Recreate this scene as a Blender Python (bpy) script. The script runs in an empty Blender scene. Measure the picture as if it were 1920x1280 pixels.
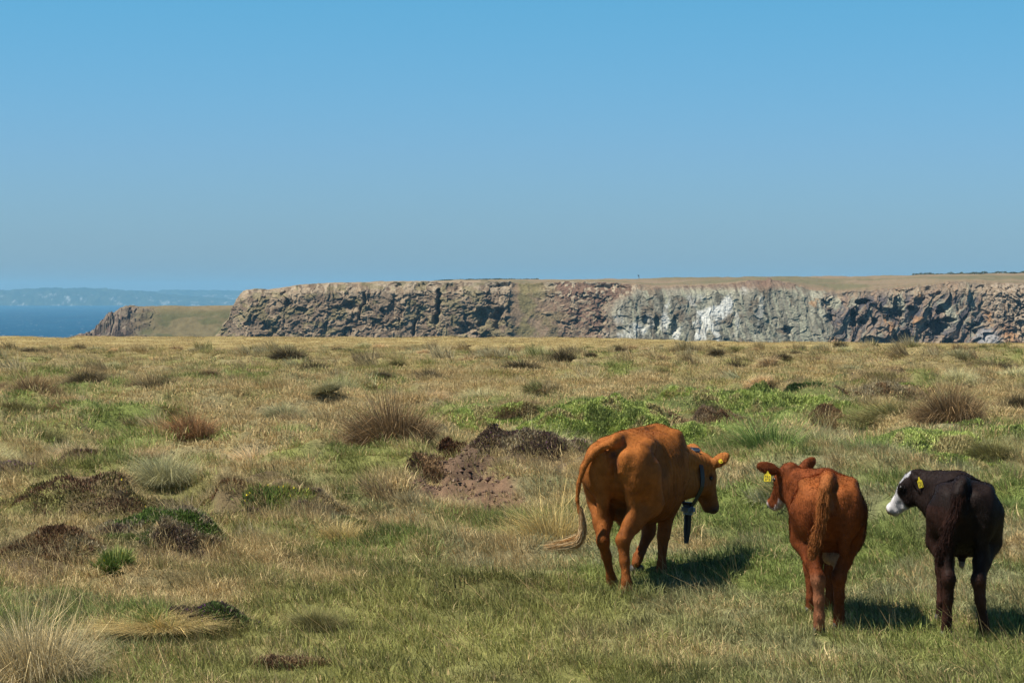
import bpy, math
import numpy as np
from math import radians, sin, cos, pi
from mathutils import Vector, Matrix

# ------------------------------------------------------------------ camera, world, sun, exposure
SC = bpy.context.scene
COL = SC.collection
F, EYE, HY = 4250.0, 2.45, 554.0          # focal length in photo pixels, eye height, level line
cam = bpy.data.cameras.new("camera"); cam_o = bpy.data.objects.new("camera", cam); COL.objects.link(cam_o)
cam.sensor_width = 36; cam.lens = F / 1920 * 36; cam.clip_start = 0.1; cam.clip_end = 80000
cam_o.location = (0, 0, EYE)
cam_o.rotation_euler = (pi / 2 - math.atan((640 - HY) / F), 0, 0)
SC.camera = cam_o
SUN_EL, SUN_AZ = 60, 76                   # azimuth measured from straight behind the camera, towards the left
saz, sel = radians(SUN_AZ), radians(SUN_EL)
to_sun = Vector((-sin(saz) * cos(sel), -cos(saz) * cos(sel), sin(sel)))
W = bpy.data.worlds.new("World"); SC.world = W; W.use_nodes = True
wt = W.node_tree; wt.nodes.clear()
sky = wt.nodes.new("ShaderNodeTexSky"); sky.sky_type = 'NISHITA'; sky.sun_disc = False
sky.sun_elevation = sel; sky.sun_rotation = math.atan2(to_sun.x, to_sun.y)
sky.altitude = 60; sky.air_density = 1.0; sky.dust_density = 0.6; sky.ozone_density = 2.0
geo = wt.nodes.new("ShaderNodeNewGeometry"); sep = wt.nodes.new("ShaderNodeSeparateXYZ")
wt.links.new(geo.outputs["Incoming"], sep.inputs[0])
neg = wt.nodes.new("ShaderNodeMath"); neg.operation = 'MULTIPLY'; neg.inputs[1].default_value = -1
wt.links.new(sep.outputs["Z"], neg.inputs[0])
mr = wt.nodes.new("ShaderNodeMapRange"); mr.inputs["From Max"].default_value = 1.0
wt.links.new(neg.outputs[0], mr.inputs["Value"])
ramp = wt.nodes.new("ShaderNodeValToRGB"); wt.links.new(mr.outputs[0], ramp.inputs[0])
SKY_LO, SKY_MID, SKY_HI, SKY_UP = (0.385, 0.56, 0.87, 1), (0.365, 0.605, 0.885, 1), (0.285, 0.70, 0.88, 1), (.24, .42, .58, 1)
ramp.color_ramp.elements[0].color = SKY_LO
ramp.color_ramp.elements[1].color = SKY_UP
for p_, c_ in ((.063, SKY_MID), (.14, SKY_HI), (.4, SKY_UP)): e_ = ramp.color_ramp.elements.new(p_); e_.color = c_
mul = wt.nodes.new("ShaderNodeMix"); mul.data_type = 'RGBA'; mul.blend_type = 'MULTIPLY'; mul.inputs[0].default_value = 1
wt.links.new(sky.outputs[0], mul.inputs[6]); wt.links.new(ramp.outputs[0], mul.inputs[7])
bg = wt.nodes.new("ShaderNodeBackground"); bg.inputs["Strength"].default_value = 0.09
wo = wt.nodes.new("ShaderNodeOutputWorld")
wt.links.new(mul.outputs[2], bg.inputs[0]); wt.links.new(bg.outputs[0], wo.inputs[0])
sun = bpy.data.lights.new("sun", 'SUN'); sun.energy = 5.0; sun.angle = radians(0.5); sun.color = (1, 0.95, 0.87)
sun_o = bpy.data.objects.new("sun", sun); COL.objects.link(sun_o)
sun_o.rotation_euler = to_sun.to_track_quat('Z', 'Y').to_euler()
SC.view_settings.view_transform = 'Standard'; SC.view_settings.look = 'None'
SC.view_settings.exposure = 0.6; SC.view_settings.gamma = 1; SC.view_settings.use_curve_mapping = False
SC.cycles.volume_bounces = 0; SC.cycles.max_bounces = 6

# ------------------------------------------------------------------ helpers
rng = np.random.default_rng(7)

def hsh(ix, iy, s):
    n = (ix.astype(np.int64) * 374761393 + iy.astype(np.int64) * 668265263 + int(s) * 1442695041) & 0xFFFFFFFF
    n = ((n ^ (n >> 13)) * 1274126177) & 0xFFFFFFFF
    n = ((n ^ (n >> 16)) * 2246822519) & 0xFFFFFFFF
    return ((n ^ (n >> 15)) & 0xFFFFFF) / float(0x1000000)

def vn(x, y, s=0):
    ix = np.floor(x); iy = np.floor(y); fx = x - ix; fy = y - iy
    fx = fx * fx * fx * (fx * (fx * 6 - 15) + 10); fy = fy * fy * fy * (fy * (fy * 6 - 15) + 10)
    a = hsh(ix, iy, s); b = hsh(ix + 1, iy, s); c = hsh(ix, iy + 1, s); d = hsh(ix + 1, iy + 1, s)
    return (a * (1 - fx) + b * fx) * (1 - fy) + (c * (1 - fx) + d * fx) * fy

def fbm(x, y, s=0, o=4, g=0.5):
    x = np.asarray(x, float); y = np.asarray(y, float); t = 0; a = 1; n = 0
    for i in range(o):
        t = t + a * vn(x * 2 ** i + 17.3 * i, y * 2 ** i - 9.1 * i, s + i); n += a; a *= g
    return t / n

def cells(x, y, s=0, tilt=1.0):
    """blocky facets: every cell its own height and slope; also the distance to the cell's edge"""
    ix = np.floor(x); iy = np.floor(y); best = np.full(x.shape, 9.0); sec = np.full(x.shape, 9.0); val = np.zeros(x.shape)
    for dx in (-1, 0, 1):
        for dy in (-1, 0, 1):
            cx = ix + dx; cy = iy + dy
            px = cx + hsh(cx, cy, s); py = cy + hsh(cx, cy, s + 5)
            d = np.hypot(x - px, y - py)
            v = hsh(cx, cy, s + 9) + tilt * ((hsh(cx, cy, s + 11) - .5) * (x - px) + (hsh(cx, cy, s + 13) - .5) * (y - py))
            near = d < best
            sec = np.where(near, best, np.minimum(sec, d)); val = np.where(near, v, val); best = np.where(near, d, best)
    return val, sec - best

def sstep(a, b, x):
    t = np.clip((x - a) / (b - a), 0, 1); return t * t * (3 - 2 * t)

def setcol(me, name, arr, typ='FLOAT_COLOR'):
    a = me.attributes.new(name, typ, 'POINT')
    arr = np.asarray(arr, np.float32)
    if typ == 'FLOAT_COLOR':
        if arr.shape[1] == 3: arr = np.hstack([arr, np.ones((len(arr), 1), np.float32)])
        a.data.foreach_set('color', arr.ravel())
    elif typ == 'FLOAT_VECTOR': a.data.foreach_set('vector', arr.ravel())
    elif typ == 'INT': a.data.foreach_set('value', arr.astype(np.int32).ravel())
    else: a.data.foreach_set('value', arr.ravel())

def mesh(name, V, faces, smooth=False, mat=None):
    """faces: list of (k, index array (n,k))"""
    me = bpy.data.meshes.new(name)
    V = np.asarray(V, np.float32); me.vertices.add(len(V)); me.vertices.foreach_set('co', V.ravel())
    faces = [np.asarray(f, np.int32) for f in faces if len(f)]
    nl = sum(f.size for f in faces); nf = sum(len(f) for f in faces)
    me.loops.add(nl); me.polygons.add(nf)
    me.loops.foreach_set('vertex_index', np.concatenate([f.ravel() for f in faces]))
    tot = np.concatenate([np.full(len(f), f.shape[1], np.int32) for f in faces])
    st = np.concatenate([[0], np.cumsum(tot)[:-1]]).astype(np.int32)
    me.polygons.foreach_set('loop_start', st)
    me.polygons.foreach_set('use_smooth', np.full(nf, smooth, bool))
    me.update(calc_edges=True); me.validate()
    if mat: me.materials.append(mat)
    return me

def link(name, me, parent=None):
    o = bpy.data.objects.new(name, me); COL.objects.link(o)
    if parent: o.parent = parent
    return o

def tag(o, label=None, cat=None, group=None, kind=None):
    if label: o['label'] = label
    if cat: o['category'] = cat
    if group: o['group'] = group
    if kind: o['kind'] = kind
    return o

def grid_faces(nu, nv):
    i = np.arange(nu - 1)[:, None] * nv + np.arange(nv - 1)[None]
    i = i.ravel(); return np.stack([i, i + nv, i + nv + 1, i + 1], 1)

def material(name, attr='col', rough=0.9, spec=0.15, bump=None, trans=0.0, noise=None, instancer=False, objcol=False, obj_noise=False):
    m = bpy.data.materials.new(name); m.use_nodes = True; t = m.node_tree; n = t.nodes; L = t.links
    b = n["Principled BSDF"]; b.inputs["Roughness"].default_value = rough; b.inputs["Specular IOR Level"].default_value = spec
    c = None
    if isinstance(attr, str):
        a = n.new("ShaderNodeAttribute"); a.attribute_name = attr; c = a.outputs["Color"]
    else:
        r = n.new("ShaderNodeRGB"); r.outputs[0].default_value = (*attr, 1); c = r.outputs[0]
    def mulc(c1, c2, fac=1.0):
        x = n.new("ShaderNodeMix"); x.data_type = 'RGBA'; x.blend_type = 'MULTIPLY'; x.inputs[0].default_value = fac
        L.new(c1, x.inputs[6]); L.new(c2, x.inputs[7]); return x.outputs[2]
    if objcol:
        oi = n.new("ShaderNodeObjectInfo"); c = mulc(c, oi.outputs["Color"])
    tc = n.new("ShaderNodeTexCoord")
    for k, (sc, lo, hi) in enumerate(noise or []):
        q = n.new("ShaderNodeTexNoise"); q.inputs["Scale"].default_value = sc; q.inputs["Detail"].default_value = 5
        L.new(tc.outputs["Object"], q.inputs["Vector"])
        mp = n.new("ShaderNodeMapRange"); mp.inputs["From Min"].default_value = .3; mp.inputs["From Max"].default_value = .7
        mp.inputs["To Min"].default_value = lo; mp.inputs["To Max"].default_value = hi
        L.new(q.outputs[0], mp.inputs["Value"])
        c = mulc(c, mp.outputs[0])
    L.new(c, b.inputs["Base Color"])
    if bump:
        q = n.new("ShaderNodeTexNoise"); q.inputs["Scale"].default_value = bump[0]; q.inputs["Detail"].default_value = 6
        L.new(tc.outputs["Object"], q.inputs["Vector"])
        bp = n.new("ShaderNodeBump"); bp.inputs["Distance"].default_value = bump[1]; bp.inputs["Strength"].default_value = 1
        L.new(q.outputs[0], bp.inputs["Height"]); L.new(bp.outputs[0], b.inputs["Normal"])
    if trans:
        tr = n.new("ShaderNodeBsdfTranslucent"); L.new(c, tr.inputs[0])
        mx = n.new("ShaderNodeMixShader"); mx.inputs[0].default_value = trans
        L.new(b.outputs[0], mx.inputs[1]); L.new(tr.outputs[0], mx.inputs[2]); L.new(mx.outputs[0], n["Material Output"].inputs[0])
    return m

def grass_material(name):
    m = bpy.data.materials.new(name); m.use_nodes = True; t = m.node_tree; n = t.nodes; L = t.links
    b = n["Principled BSDF"]; b.inputs["Roughness"].default_value = .7; b.inputs["Specular IOR Level"].default_value = .2
    ti = n.new("ShaderNodeAttribute"); ti.attribute_type = 'INSTANCER'; ti.attribute_name = 'tint'
    dr = n.new("ShaderNodeAttribute"); dr.attribute_type = 'INSTANCER'; dr.attribute_name = 'dry'
    bl = n.new("ShaderNodeAttribute"); bl.attribute_name = 'col'      # r brightness, g dryness rank, b hue
    sp = n.new("ShaderNodeSeparateColor"); L.new(bl.outputs["Color"], sp.inputs[0])
    lt = n.new("ShaderNodeMath"); lt.operation = 'LESS_THAN'; L.new(sp.outputs[1], lt.inputs[0]); L.new(dr.outputs["Fac"], lt.inputs[1])
    st = n.new("ShaderNodeMix"); st.data_type = 'RGBA'; L.new(sp.outputs[2], st.inputs[0])
    st.inputs[6].default_value = (0.62, 0.48, 0.23, 1); st.inputs[7].default_value = (0.43, 0.29, 0.125, 1)
    mx = n.new("ShaderNodeMix"); mx.data_type = 'RGBA'; L.new(lt.outputs[0], mx.inputs[0]); L.new(ti.outputs["Color"], mx.inputs[6]); L.new(st.outputs[2], mx.inputs[7])
    mu = n.new("ShaderNodeMix"); mu.data_type = 'RGBA'; mu.blend_type = 'MULTIPLY'; mu.inputs[0].default_value = 1
    L.new(mx.outputs[2], mu.inputs[6]); L.new(sp.outputs[0], mu.inputs[7])
    L.new(mu.outputs[2], b.inputs["Base Color"])
    tr = n.new("ShaderNodeBsdfTranslucent"); L.new(mu.outputs[2], tr.inputs[0])
    ms = n.new("ShaderNodeMixShader"); ms.inputs[0].default_value = .25
    L.new(b.outputs[0], ms.inputs[1]); L.new(tr.outputs[0], ms.inputs[2]); L.new(ms.outputs[0], n["Material Output"].inputs[0])
    return m

def blades(root, az, lean, length, width, bend, col, seg3=True, wind=0.0):
    """narrow tapering leaves: root (n,3); lean angle from upright; bend adds to the lean towards the tip"""
    n = len(root); root = np.asarray(root, float)
    d = np.stack([np.cos(az), np.sin(az), np.zeros(n)], 1)
    side = np.stack([-np.sin(az), np.cos(az), np.zeros(n)], 1)
    rot = rng.uniform(0, pi, n)[:, None]
    side = side * np.cos(rot) + d * np.sin(rot) * .9
    up = np.array([0, 0, 1.0])
    wd = np.array([-1.0, 0.1, 0]) * wind
    def dirn(a):
        v = d * np.sin(a)[:, None] + up * np.cos(a)[:, None] + wd * (a[:, None] * 0 + 1)
        return v / np.linalg.norm(v, axis=1, keepdims=True)
    l = (length / 2)[:, None]; w = (width / 2)[:, None]
    p1 = root + dirn(lean) * l
    p2 = p1 + dirn(lean + bend) * l
    V = np.stack([root - side * w, root + side * w, p1 - side * w * .8, p1 + side * w * .8, p2], 1).reshape(-1, 3)
    b = np.arange(n)[:, None] * 5
    q = b + np.array([[0, 1, 3, 2]]); t = b + np.array([[2, 3, 4]])
    C = np.repeat(np.asarray(col, float), 5, axis=0)
    return V, q, t, C

def blade_mesh(name, parts, mat):
    off = 0; Vs, Q, T, C = [], [], [], []
    for V, q, t, c in parts:
        Vs.append(V); Q.append(q + off); T.append(t + off); C.append(c); off += len(V)
    me = mesh(name, np.vstack(Vs), [np.vstack(Q), np.vstack(T)], mat=mat)
    setcol(me, 'col', np.vstack(C)); return me

def at(px, py, dist):   # point on the photo's ray at a distance straight ahead
    return ((px - 960) / F * dist, dist, EYE - (py - HY) / F * dist)

def gpos(px, py):
    d = F * EYE / (py - HY); return ((px - 960) / F * d, d)

# ------------------------------------------------------------------ the ground
MOUNDS = [  # px, py of the centre, half width and half depth in metres, height
    (1130, 820, 1.5, .9, .34), (1010, 812, .9, .8, .06), (1260, 815, .8, .8, .08), (1450, 775, 1.9, 1.7, .22), (1330, 800, .8, .8, .12), (1600, 780, 1.2, 1, .1),
    (425, 965, .55, .55, .36), (200, 990, 1.1, .7, .26), (310, 1040, .7, .5, .20), (70, 1065, .7, .5, .14), (1000, 900, 1.0, .6, .12), (860, 900, .7, .5, .06),
    (300, 1190, .8, .4, .14), (60, 1080, .7, .5, .1), (250, 770, 1.2, .8, .2), (1800, 735, 2.2, 2, .35), (1860, 690, 5, 5, .45), (540, 780, 1.4, .8, .15), (560, 965, .4, .3, .08),
    (700, 700, 3, 2, .15), (1250, 760, 1.6, 1, .2), (350, 700, 3, 2.5, .2),
]
MOUNDS = [(*gpos(a, b), c, d, e) for a, b, c, d, e in MOUNDS]

def edge_at(x):
    return np.interp(x, [-60, 0, 3.5, 12, 25, 60], [132.5, 131.5, 128, 118, 111.5, 108])

def hummock(x, y):
    a = fbm(x / 1.9 + 3, y / 1.7, 201, 3); b = fbm(x / .75, y / .7 + 5, 203, 2)
    return sstep(.40, .66, a) * .7 + sstep(.42, .68, b) * .45

def soilw(x, y):
    px, py = pix(x, y); nz = (fbm(x / .35, y / .5, 73, 4) - .5) * 1.1
    w = np.zeros(np.shape(x))
    for a, b, c, d in ((866, 915, 100, 34), (835, 936, 75, 20), (935, 952, 50, 16)): w = np.maximum(w, 1 - sstep(.7, 1.05, np.hypot((px - a) / c, (py - b) / d) + nz))
    return w

def height(x, y):
    x = np.asarray(x, float); y = np.asarray(y, float)
    far = sstep(70, 105, y); amp = 1 - .8 * far
    h = (fbm(x / 9, y / 9, 3, 2) - .5) * .34 * amp * sstep(12, 40, y)
    h = h + (fbm(x / 1.5, y / 1.1, 11, 3) - .5) * .36 * (amp - .1) * (.5 + .5 * sstep(15, 30, y))
    h = h + (fbm(x / .35, y / .35, 21, 2) - .5) * .06 * amp
    hm = hummock(x, y); h = h + (hm - .35) * .42 * sstep(14, 29, y) * (1 - .75 * far)
    so = soilw(x, y); h = h + so * (fbm(x / .10, y / .10, 27, 3) - .5) * .10
    for mx, my, rx, ry, mh in MOUNDS:
        h = h + mh * np.exp(-(((x - mx) / rx) ** 2 + ((y - my) / ry) ** 2) * 1.3)
    # flatter where the animals stand
    flat = np.exp(-(((x - 2.3) / 2.6) ** 2 + ((y - 17.3) / 2.6) ** 2) ** 2)
    h = h * (1 - .8 * flat) - .012 * flat
    e = edge_at(x)
    h = h - np.maximum(0, y - e) ** 1.5 * .35 * (1 + .3 * fbm(x / 4, y / 4, 5, 3)) - .2 * sstep(e - 4, e, y) * 0
    side = np.maximum(0, np.abs(x) - (70 + .5 * np.abs(y)))
    h = h - side ** 1.4 * .3
    return np.maximum(h, -61.5)

def pix(x, y):
    y = np.maximum(y, 5); return 960 + x / y * F, HY + EYE / y * F

PATCH = [  # px, py, half width px, half height px, kind
    (1100, 800, 200, 45, 'mat'), (900, 800, 110, 25, 'mat'), (1450, 765, 190, 45, 'mat'), (1250, 770, 120, 20, 'mat'), (1320, 850, 80, 40, 'mat'),
    (1330, 785, 75, 28, 'brown'), (860, 910, 95, 38, 'soil'), (820, 935, 60, 18, 'soil'), (940, 965, 40, 14, 'soil'), (960, 895, 130, 34, 'brown'), (1010, 915, 60, 18, 'brown'),
    (200, 985, 130, 45, 'heath'), (330, 1040, 80, 45, 'heath'), (60, 1070, 80, 30, 'heath'), (460, 960, 100, 45, 'heath'), (580, 965, 60, 25, 'heath'),
    (400, 1180, 70, 35, 'heath'), (100, 905, 60, 20, 'heath'), (240, 870, 60, 14, 'heath'), (20, 920, 40, 30, 'heath'),
    (900, 1230, 500, 120, 'green'), (1500, 1150, 600, 180, 'green'), (1750, 900, 300, 80, 'green'), (1000, 1080, 300, 40, 'mixg'), (1600, 960, 300, 60, 'green'),
    (190, 790, 70, 30, 'green'), (70, 970, 90, 50, 'mixg'), (500, 840, 140, 20, 'mixg'), (380, 760, 260, 30, 'straw'), (600, 790, 200, 26, 'straw'),
    (300, 1110, 330, 36, 'straw'), (600, 1060, 160, 40, 'straw'), (900, 740, 330, 30, 'straw'), (560, 720, 300, 20, 'mixg'), (1500, 690, 420, 22, 'straw'),
    (1150, 1200, 260, 60, 'green'), (250, 1230, 150, 40, 'mixg'), (1830, 760, 130, 40, 'straw'), (640, 910, 190, 40, 'mixg'), (1650, 880, 200, 40, 'mixg'),
    (420, 930, 70, 30, 'straw'), (760, 1000, 160, 30, 'straw'), (1560, 740, 200, 16, 'brown'), (1700, 720, 150, 14, 'brown'),
]
def region(kinds, x, y, wob=1.0):
    px, py = pix(x, y); w = np.zeros(np.shape(x))
    nz = (fbm(x / .8, y / 1.2, 71, 3) - .5) * 1.5 * wob
    for a, b, c, d, k in PATCH:
        if k in kinds:
            r = np.hypot((px - a) / c, (py - b) / d)
            w = np.maximum(w, 1 - sstep(.65, 1.1, r + nz))
    return w

PAL = dict(green=(.20, .24, .06), deep=(.115, .15, .035), grey=(.29, .285, .14), olive=(.27, .245, .075), gold=(.46, .33, .12), brown=(.24, .155, .07))

def sward(x, y):
    """green tint, share of dry blades for each point"""
    x = np.asarray(x, float); y = np.asarray(y, float)
    n1 = fbm(x / 1.7, y / 2.2, 31, 3); n2 = fbm(x / .5, y / .6, 37, 3); n3 = fbm(x / 6, y / 8, 41, 2)
    g = region(('green',), x, y); mg = region(('mixg',), x, y); s = region(('straw',), x, y); br = region(('brown', 'heath'), x, y); mt = region(('mat',), x, y)
    far = sstep(95, 108, y)
    green, deep, grey, olive, gold, brown = (np.array(PAL[k]) for k in ('green', 'deep', 'grey', 'olive', 'gold', 'brown'))
    def mix(a, b, t): return a * (1 - t[..., None]) + b * t[..., None]
    c = mix(green, grey, sstep(.40, .62, n1)); c = mix(c, deep, sstep(.52, .68, n2) * .8); c = mix(c, olive, sstep(.50, .66, n3) * .7)
    c = mix(c, brown, br * .55); c = mix(c, green * 1.2, mt * .8); c = mix(c, gold * .85, far * .75)
    c = c * (.36 + 1.10 * n2)[..., None] * (1.13 + .28 * sstep(26, 36, y) * (1 - .75 * far))[..., None]
    hk = hummock(x, y); dry = .44 + (n1 - .5) * 1.9 + (n2 - .5) * 1.6 + .30 * (hk - .3) * sstep(20, 32, y) - .52 * g - .22 * mg - .4 * mt + .30 * s + .1 * br + .2 * far + .13 * sstep(26, 32, y)
    return c, np.clip(dry, .04, .95)

def build_crumbs():
    n = 9000; x = rng.uniform(-2.6, .9, n); y = rng.uniform(24, 33, n); k = rng.uniform(0, 1, n) < soilw(x, y) * .8 + .02 * (np.hypot(x + .7, (y - 28) / 2) < 1.6); x, y = x[k], y[k]; n = len(x)
    z = height(x, y); r = rng.uniform(.006, .030, n) ** 1.0; O = np.array([(1, 0, 0), (-1, 0, 0), (0, 1, 0), (0, -1, 0), (0, 0, 1), (0, 0, -1.)])
    V = np.stack([x, y, z], 1)[:, None] + O[None] * r[:, None, None] * rng.uniform(.6, 1.3, (n, 6, 1)); T = np.array([(0, 2, 4), (2, 1, 4), (1, 3, 4), (3, 0, 4), (2, 0, 5), (1, 2, 5), (3, 1, 5), (0, 3, 5)])
    me = mesh("soil_crumbs", V.reshape(-1, 3), [(np.arange(n)[:, None, None] * 6 + T[None]).reshape(-1, 3)], mat=material("crumbs"))
    c = np.array([(.16, .10, .07), (.09, .05, .035), (.19, .13, .085)])[rng.integers(0, 3, n)] * rng.uniform(.6, 1.3, (n, 1)); setcol(me, 'col', np.repeat(c, 6, axis=0))
    tag(link("soil_crumbs", me), "crumbs and small stones on the bare brown soil beside the cow", "soil", kind='stuff')

def build_ground():
    ys = np.unique(np.concatenate([np.linspace(-25, 12, 16), 12 + (np.linspace(0, 1, 470) ** 1.45) * 122, np.linspace(134, 175, 24)]))
    tt = np.concatenate([-1.25 + 1.03 * np.linspace(0, 1, 40, endpoint=False) ** .8, np.linspace(-.22, .22, 480), .22 + 1.03 * np.linspace(0, 1, 41)[1:] ** 1.25])
    Y, T = np.meshgrid(ys, tt, indexing='ij'); X = (Y + 27) * T
    Z = height(X, Y)
    V = np.stack([X, Y, Z], -1).reshape(-1, 3)
    x, y = V[:, 0], V[:, 1]
    c, dry = sward(x, y)
    straw = np.array((.30, .22, .11)); c = c * (1 - dry[:, None] * .75) + straw * dry[:, None] * .75
    c *= .6
    far = sstep(60, 110, y)[:, None]; c = c * (1 - far) + far * (np.array((.30, .235, .095)) * (.65 + .6 * fbm(x / 3, y / 3, 77, 4))[:, None])
    soil = soilw(x, y)[:, None]; c = c * (1 - soil) + soil * np.array((.135, .083, .048)) * (.4 + 1.2 * fbm(x / .12, y / .15, 55, 4))[:, None]
    br = region(('brown', 'heath'), x, y)[:, None] * .6; c = c * (1 - br) + br * np.array((.075, .05, .032))
    mt = region(('mat',), x, y)[:, None] * .6; c = c * (1 - mt) + mt * np.array((.06, .09, .02))
    over = sstep(0, 3, y - edge_at(x))[:, None]; c = c * (1 - over) + over * np.array((.2, .16, .11))
    me = mesh("ground", V, [grid_faces(len(ys), len(tt))], smooth=True, mat=material("turf_soil", bump=(14, .03), noise=[(6, .75, 1.25), (60, .7, 1.3)]))
    setcol(me, 'col', c)
    tag(link("ground", me), kind='structure')

GM = grass_material("grass_blades")

def proto(name, n, r, h0, h1, w, spread=.5, bend=.6, wind=.25):
    a = rng.uniform(0, 2 * pi, n); rr = r * np.sqrt(rng.uniform(0, 1, n))
    root = np.stack([rr * np.cos(a), rr * np.sin(a), np.full(n, -.015)], 1)
    az = a + rng.normal(0, .9, n)
    ln = rng.uniform(h0, h1, n)
    col = np.stack([rng.uniform(.40, 1.45, n), rng.uniform(0, 1, n), rng.uniform(0, 1, n) ** 1.5], 1)
    p = blades(root, az, np.abs(rng.normal(0, spread, n)), ln, w * rng.uniform(.6, 1.3, n), rng.uniform(0, bend, n), col, wind=wind)
    me = blade_mesh(name, [p], GM)
    return bpy.data.objects.new(name, me)

def scatter(name, label, protos, P, rot, scl, idx, tint, dry):
    c = bpy.data.collections.new(name + "_tufts")
    for k, o in enumerate(protos): c.objects.link(o)
    me = bpy.data.meshes.new(name); me.vertices.add(len(P)); me.vertices.foreach_set('co', np.asarray(P, np.float32).ravel())
    setcol(me, 'rot', rot, 'FLOAT_VECTOR'); setcol(me, 'scl', scl, 'FLOAT_VECTOR'); setcol(me, 'idx', idx, 'INT')
    setcol(me, 'tint', tint); setcol(me, 'dry', dry, 'FLOAT')
    o = link(name, me); tag(o, label, 'grass', kind='stuff')
    g = bpy.data.node_groups.new(name, 'GeometryNodeTree'); N = g.nodes; L = g.links
    g.interface.new_socket("Geometry", in_out='INPUT', socket_type='NodeSocketGeometry')
    g.interface.new_socket("Geometry", in_out='OUTPUT', socket_type='NodeSocketGeometry')
    gi = N.new("NodeGroupInput"); go = N.new("NodeGroupOutput")
    ci = N.new("GeometryNodeCollectionInfo"); ci.inputs[0].default_value = c; ci.inputs["Separate Children"].default_value = True; ci.inputs["Reset Children"].default_value = True
    ip = N.new("GeometryNodeInstanceOnPoints"); ip.inputs["Pick Instance"].default_value = True
    def na(nm, ty):
        q = N.new("GeometryNodeInputNamedAttribute"); q.data_type = ty; q.inputs[0].default_value = nm; return q.outputs[0]
    er = N.new("FunctionNodeEulerToRotation"); L.new(na('rot', 'FLOAT_VECTOR'), er.inputs[0])
    L.new(gi.outputs[0], ip.inputs["Points"]); L.new(ci.outputs[0], ip.inputs["Instance"]); L.new(na('idx', 'INT'), ip.inputs["Instance Index"])
    L.new(er.outputs[0], ip.inputs["Rotation"]); L.new(na('scl', 'FLOAT_VECTOR'), ip.inputs["Scale"]); L.new(ip.outputs[0], go.inputs[0])
    md = o.modifiers.new("scatter", 'NODES'); md.node_group = g
    return o

def field_points(y0, y1, dens, marg=1.12):
    """random ground points in the wedge in front of the camera (a little wider than the view)"""
    area = .2259 * marg * (y1 ** 2 - y0 ** 2) + 2.0 * (y1 - y0)
    n = int(area * dens)
    y = np.sqrt(rng.uniform(y0 ** 2, y1 ** 2, n)); x = rng.uniform(-1, 1, n) * (y * .2259 * marg + 1.0)
    return x, y

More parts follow.
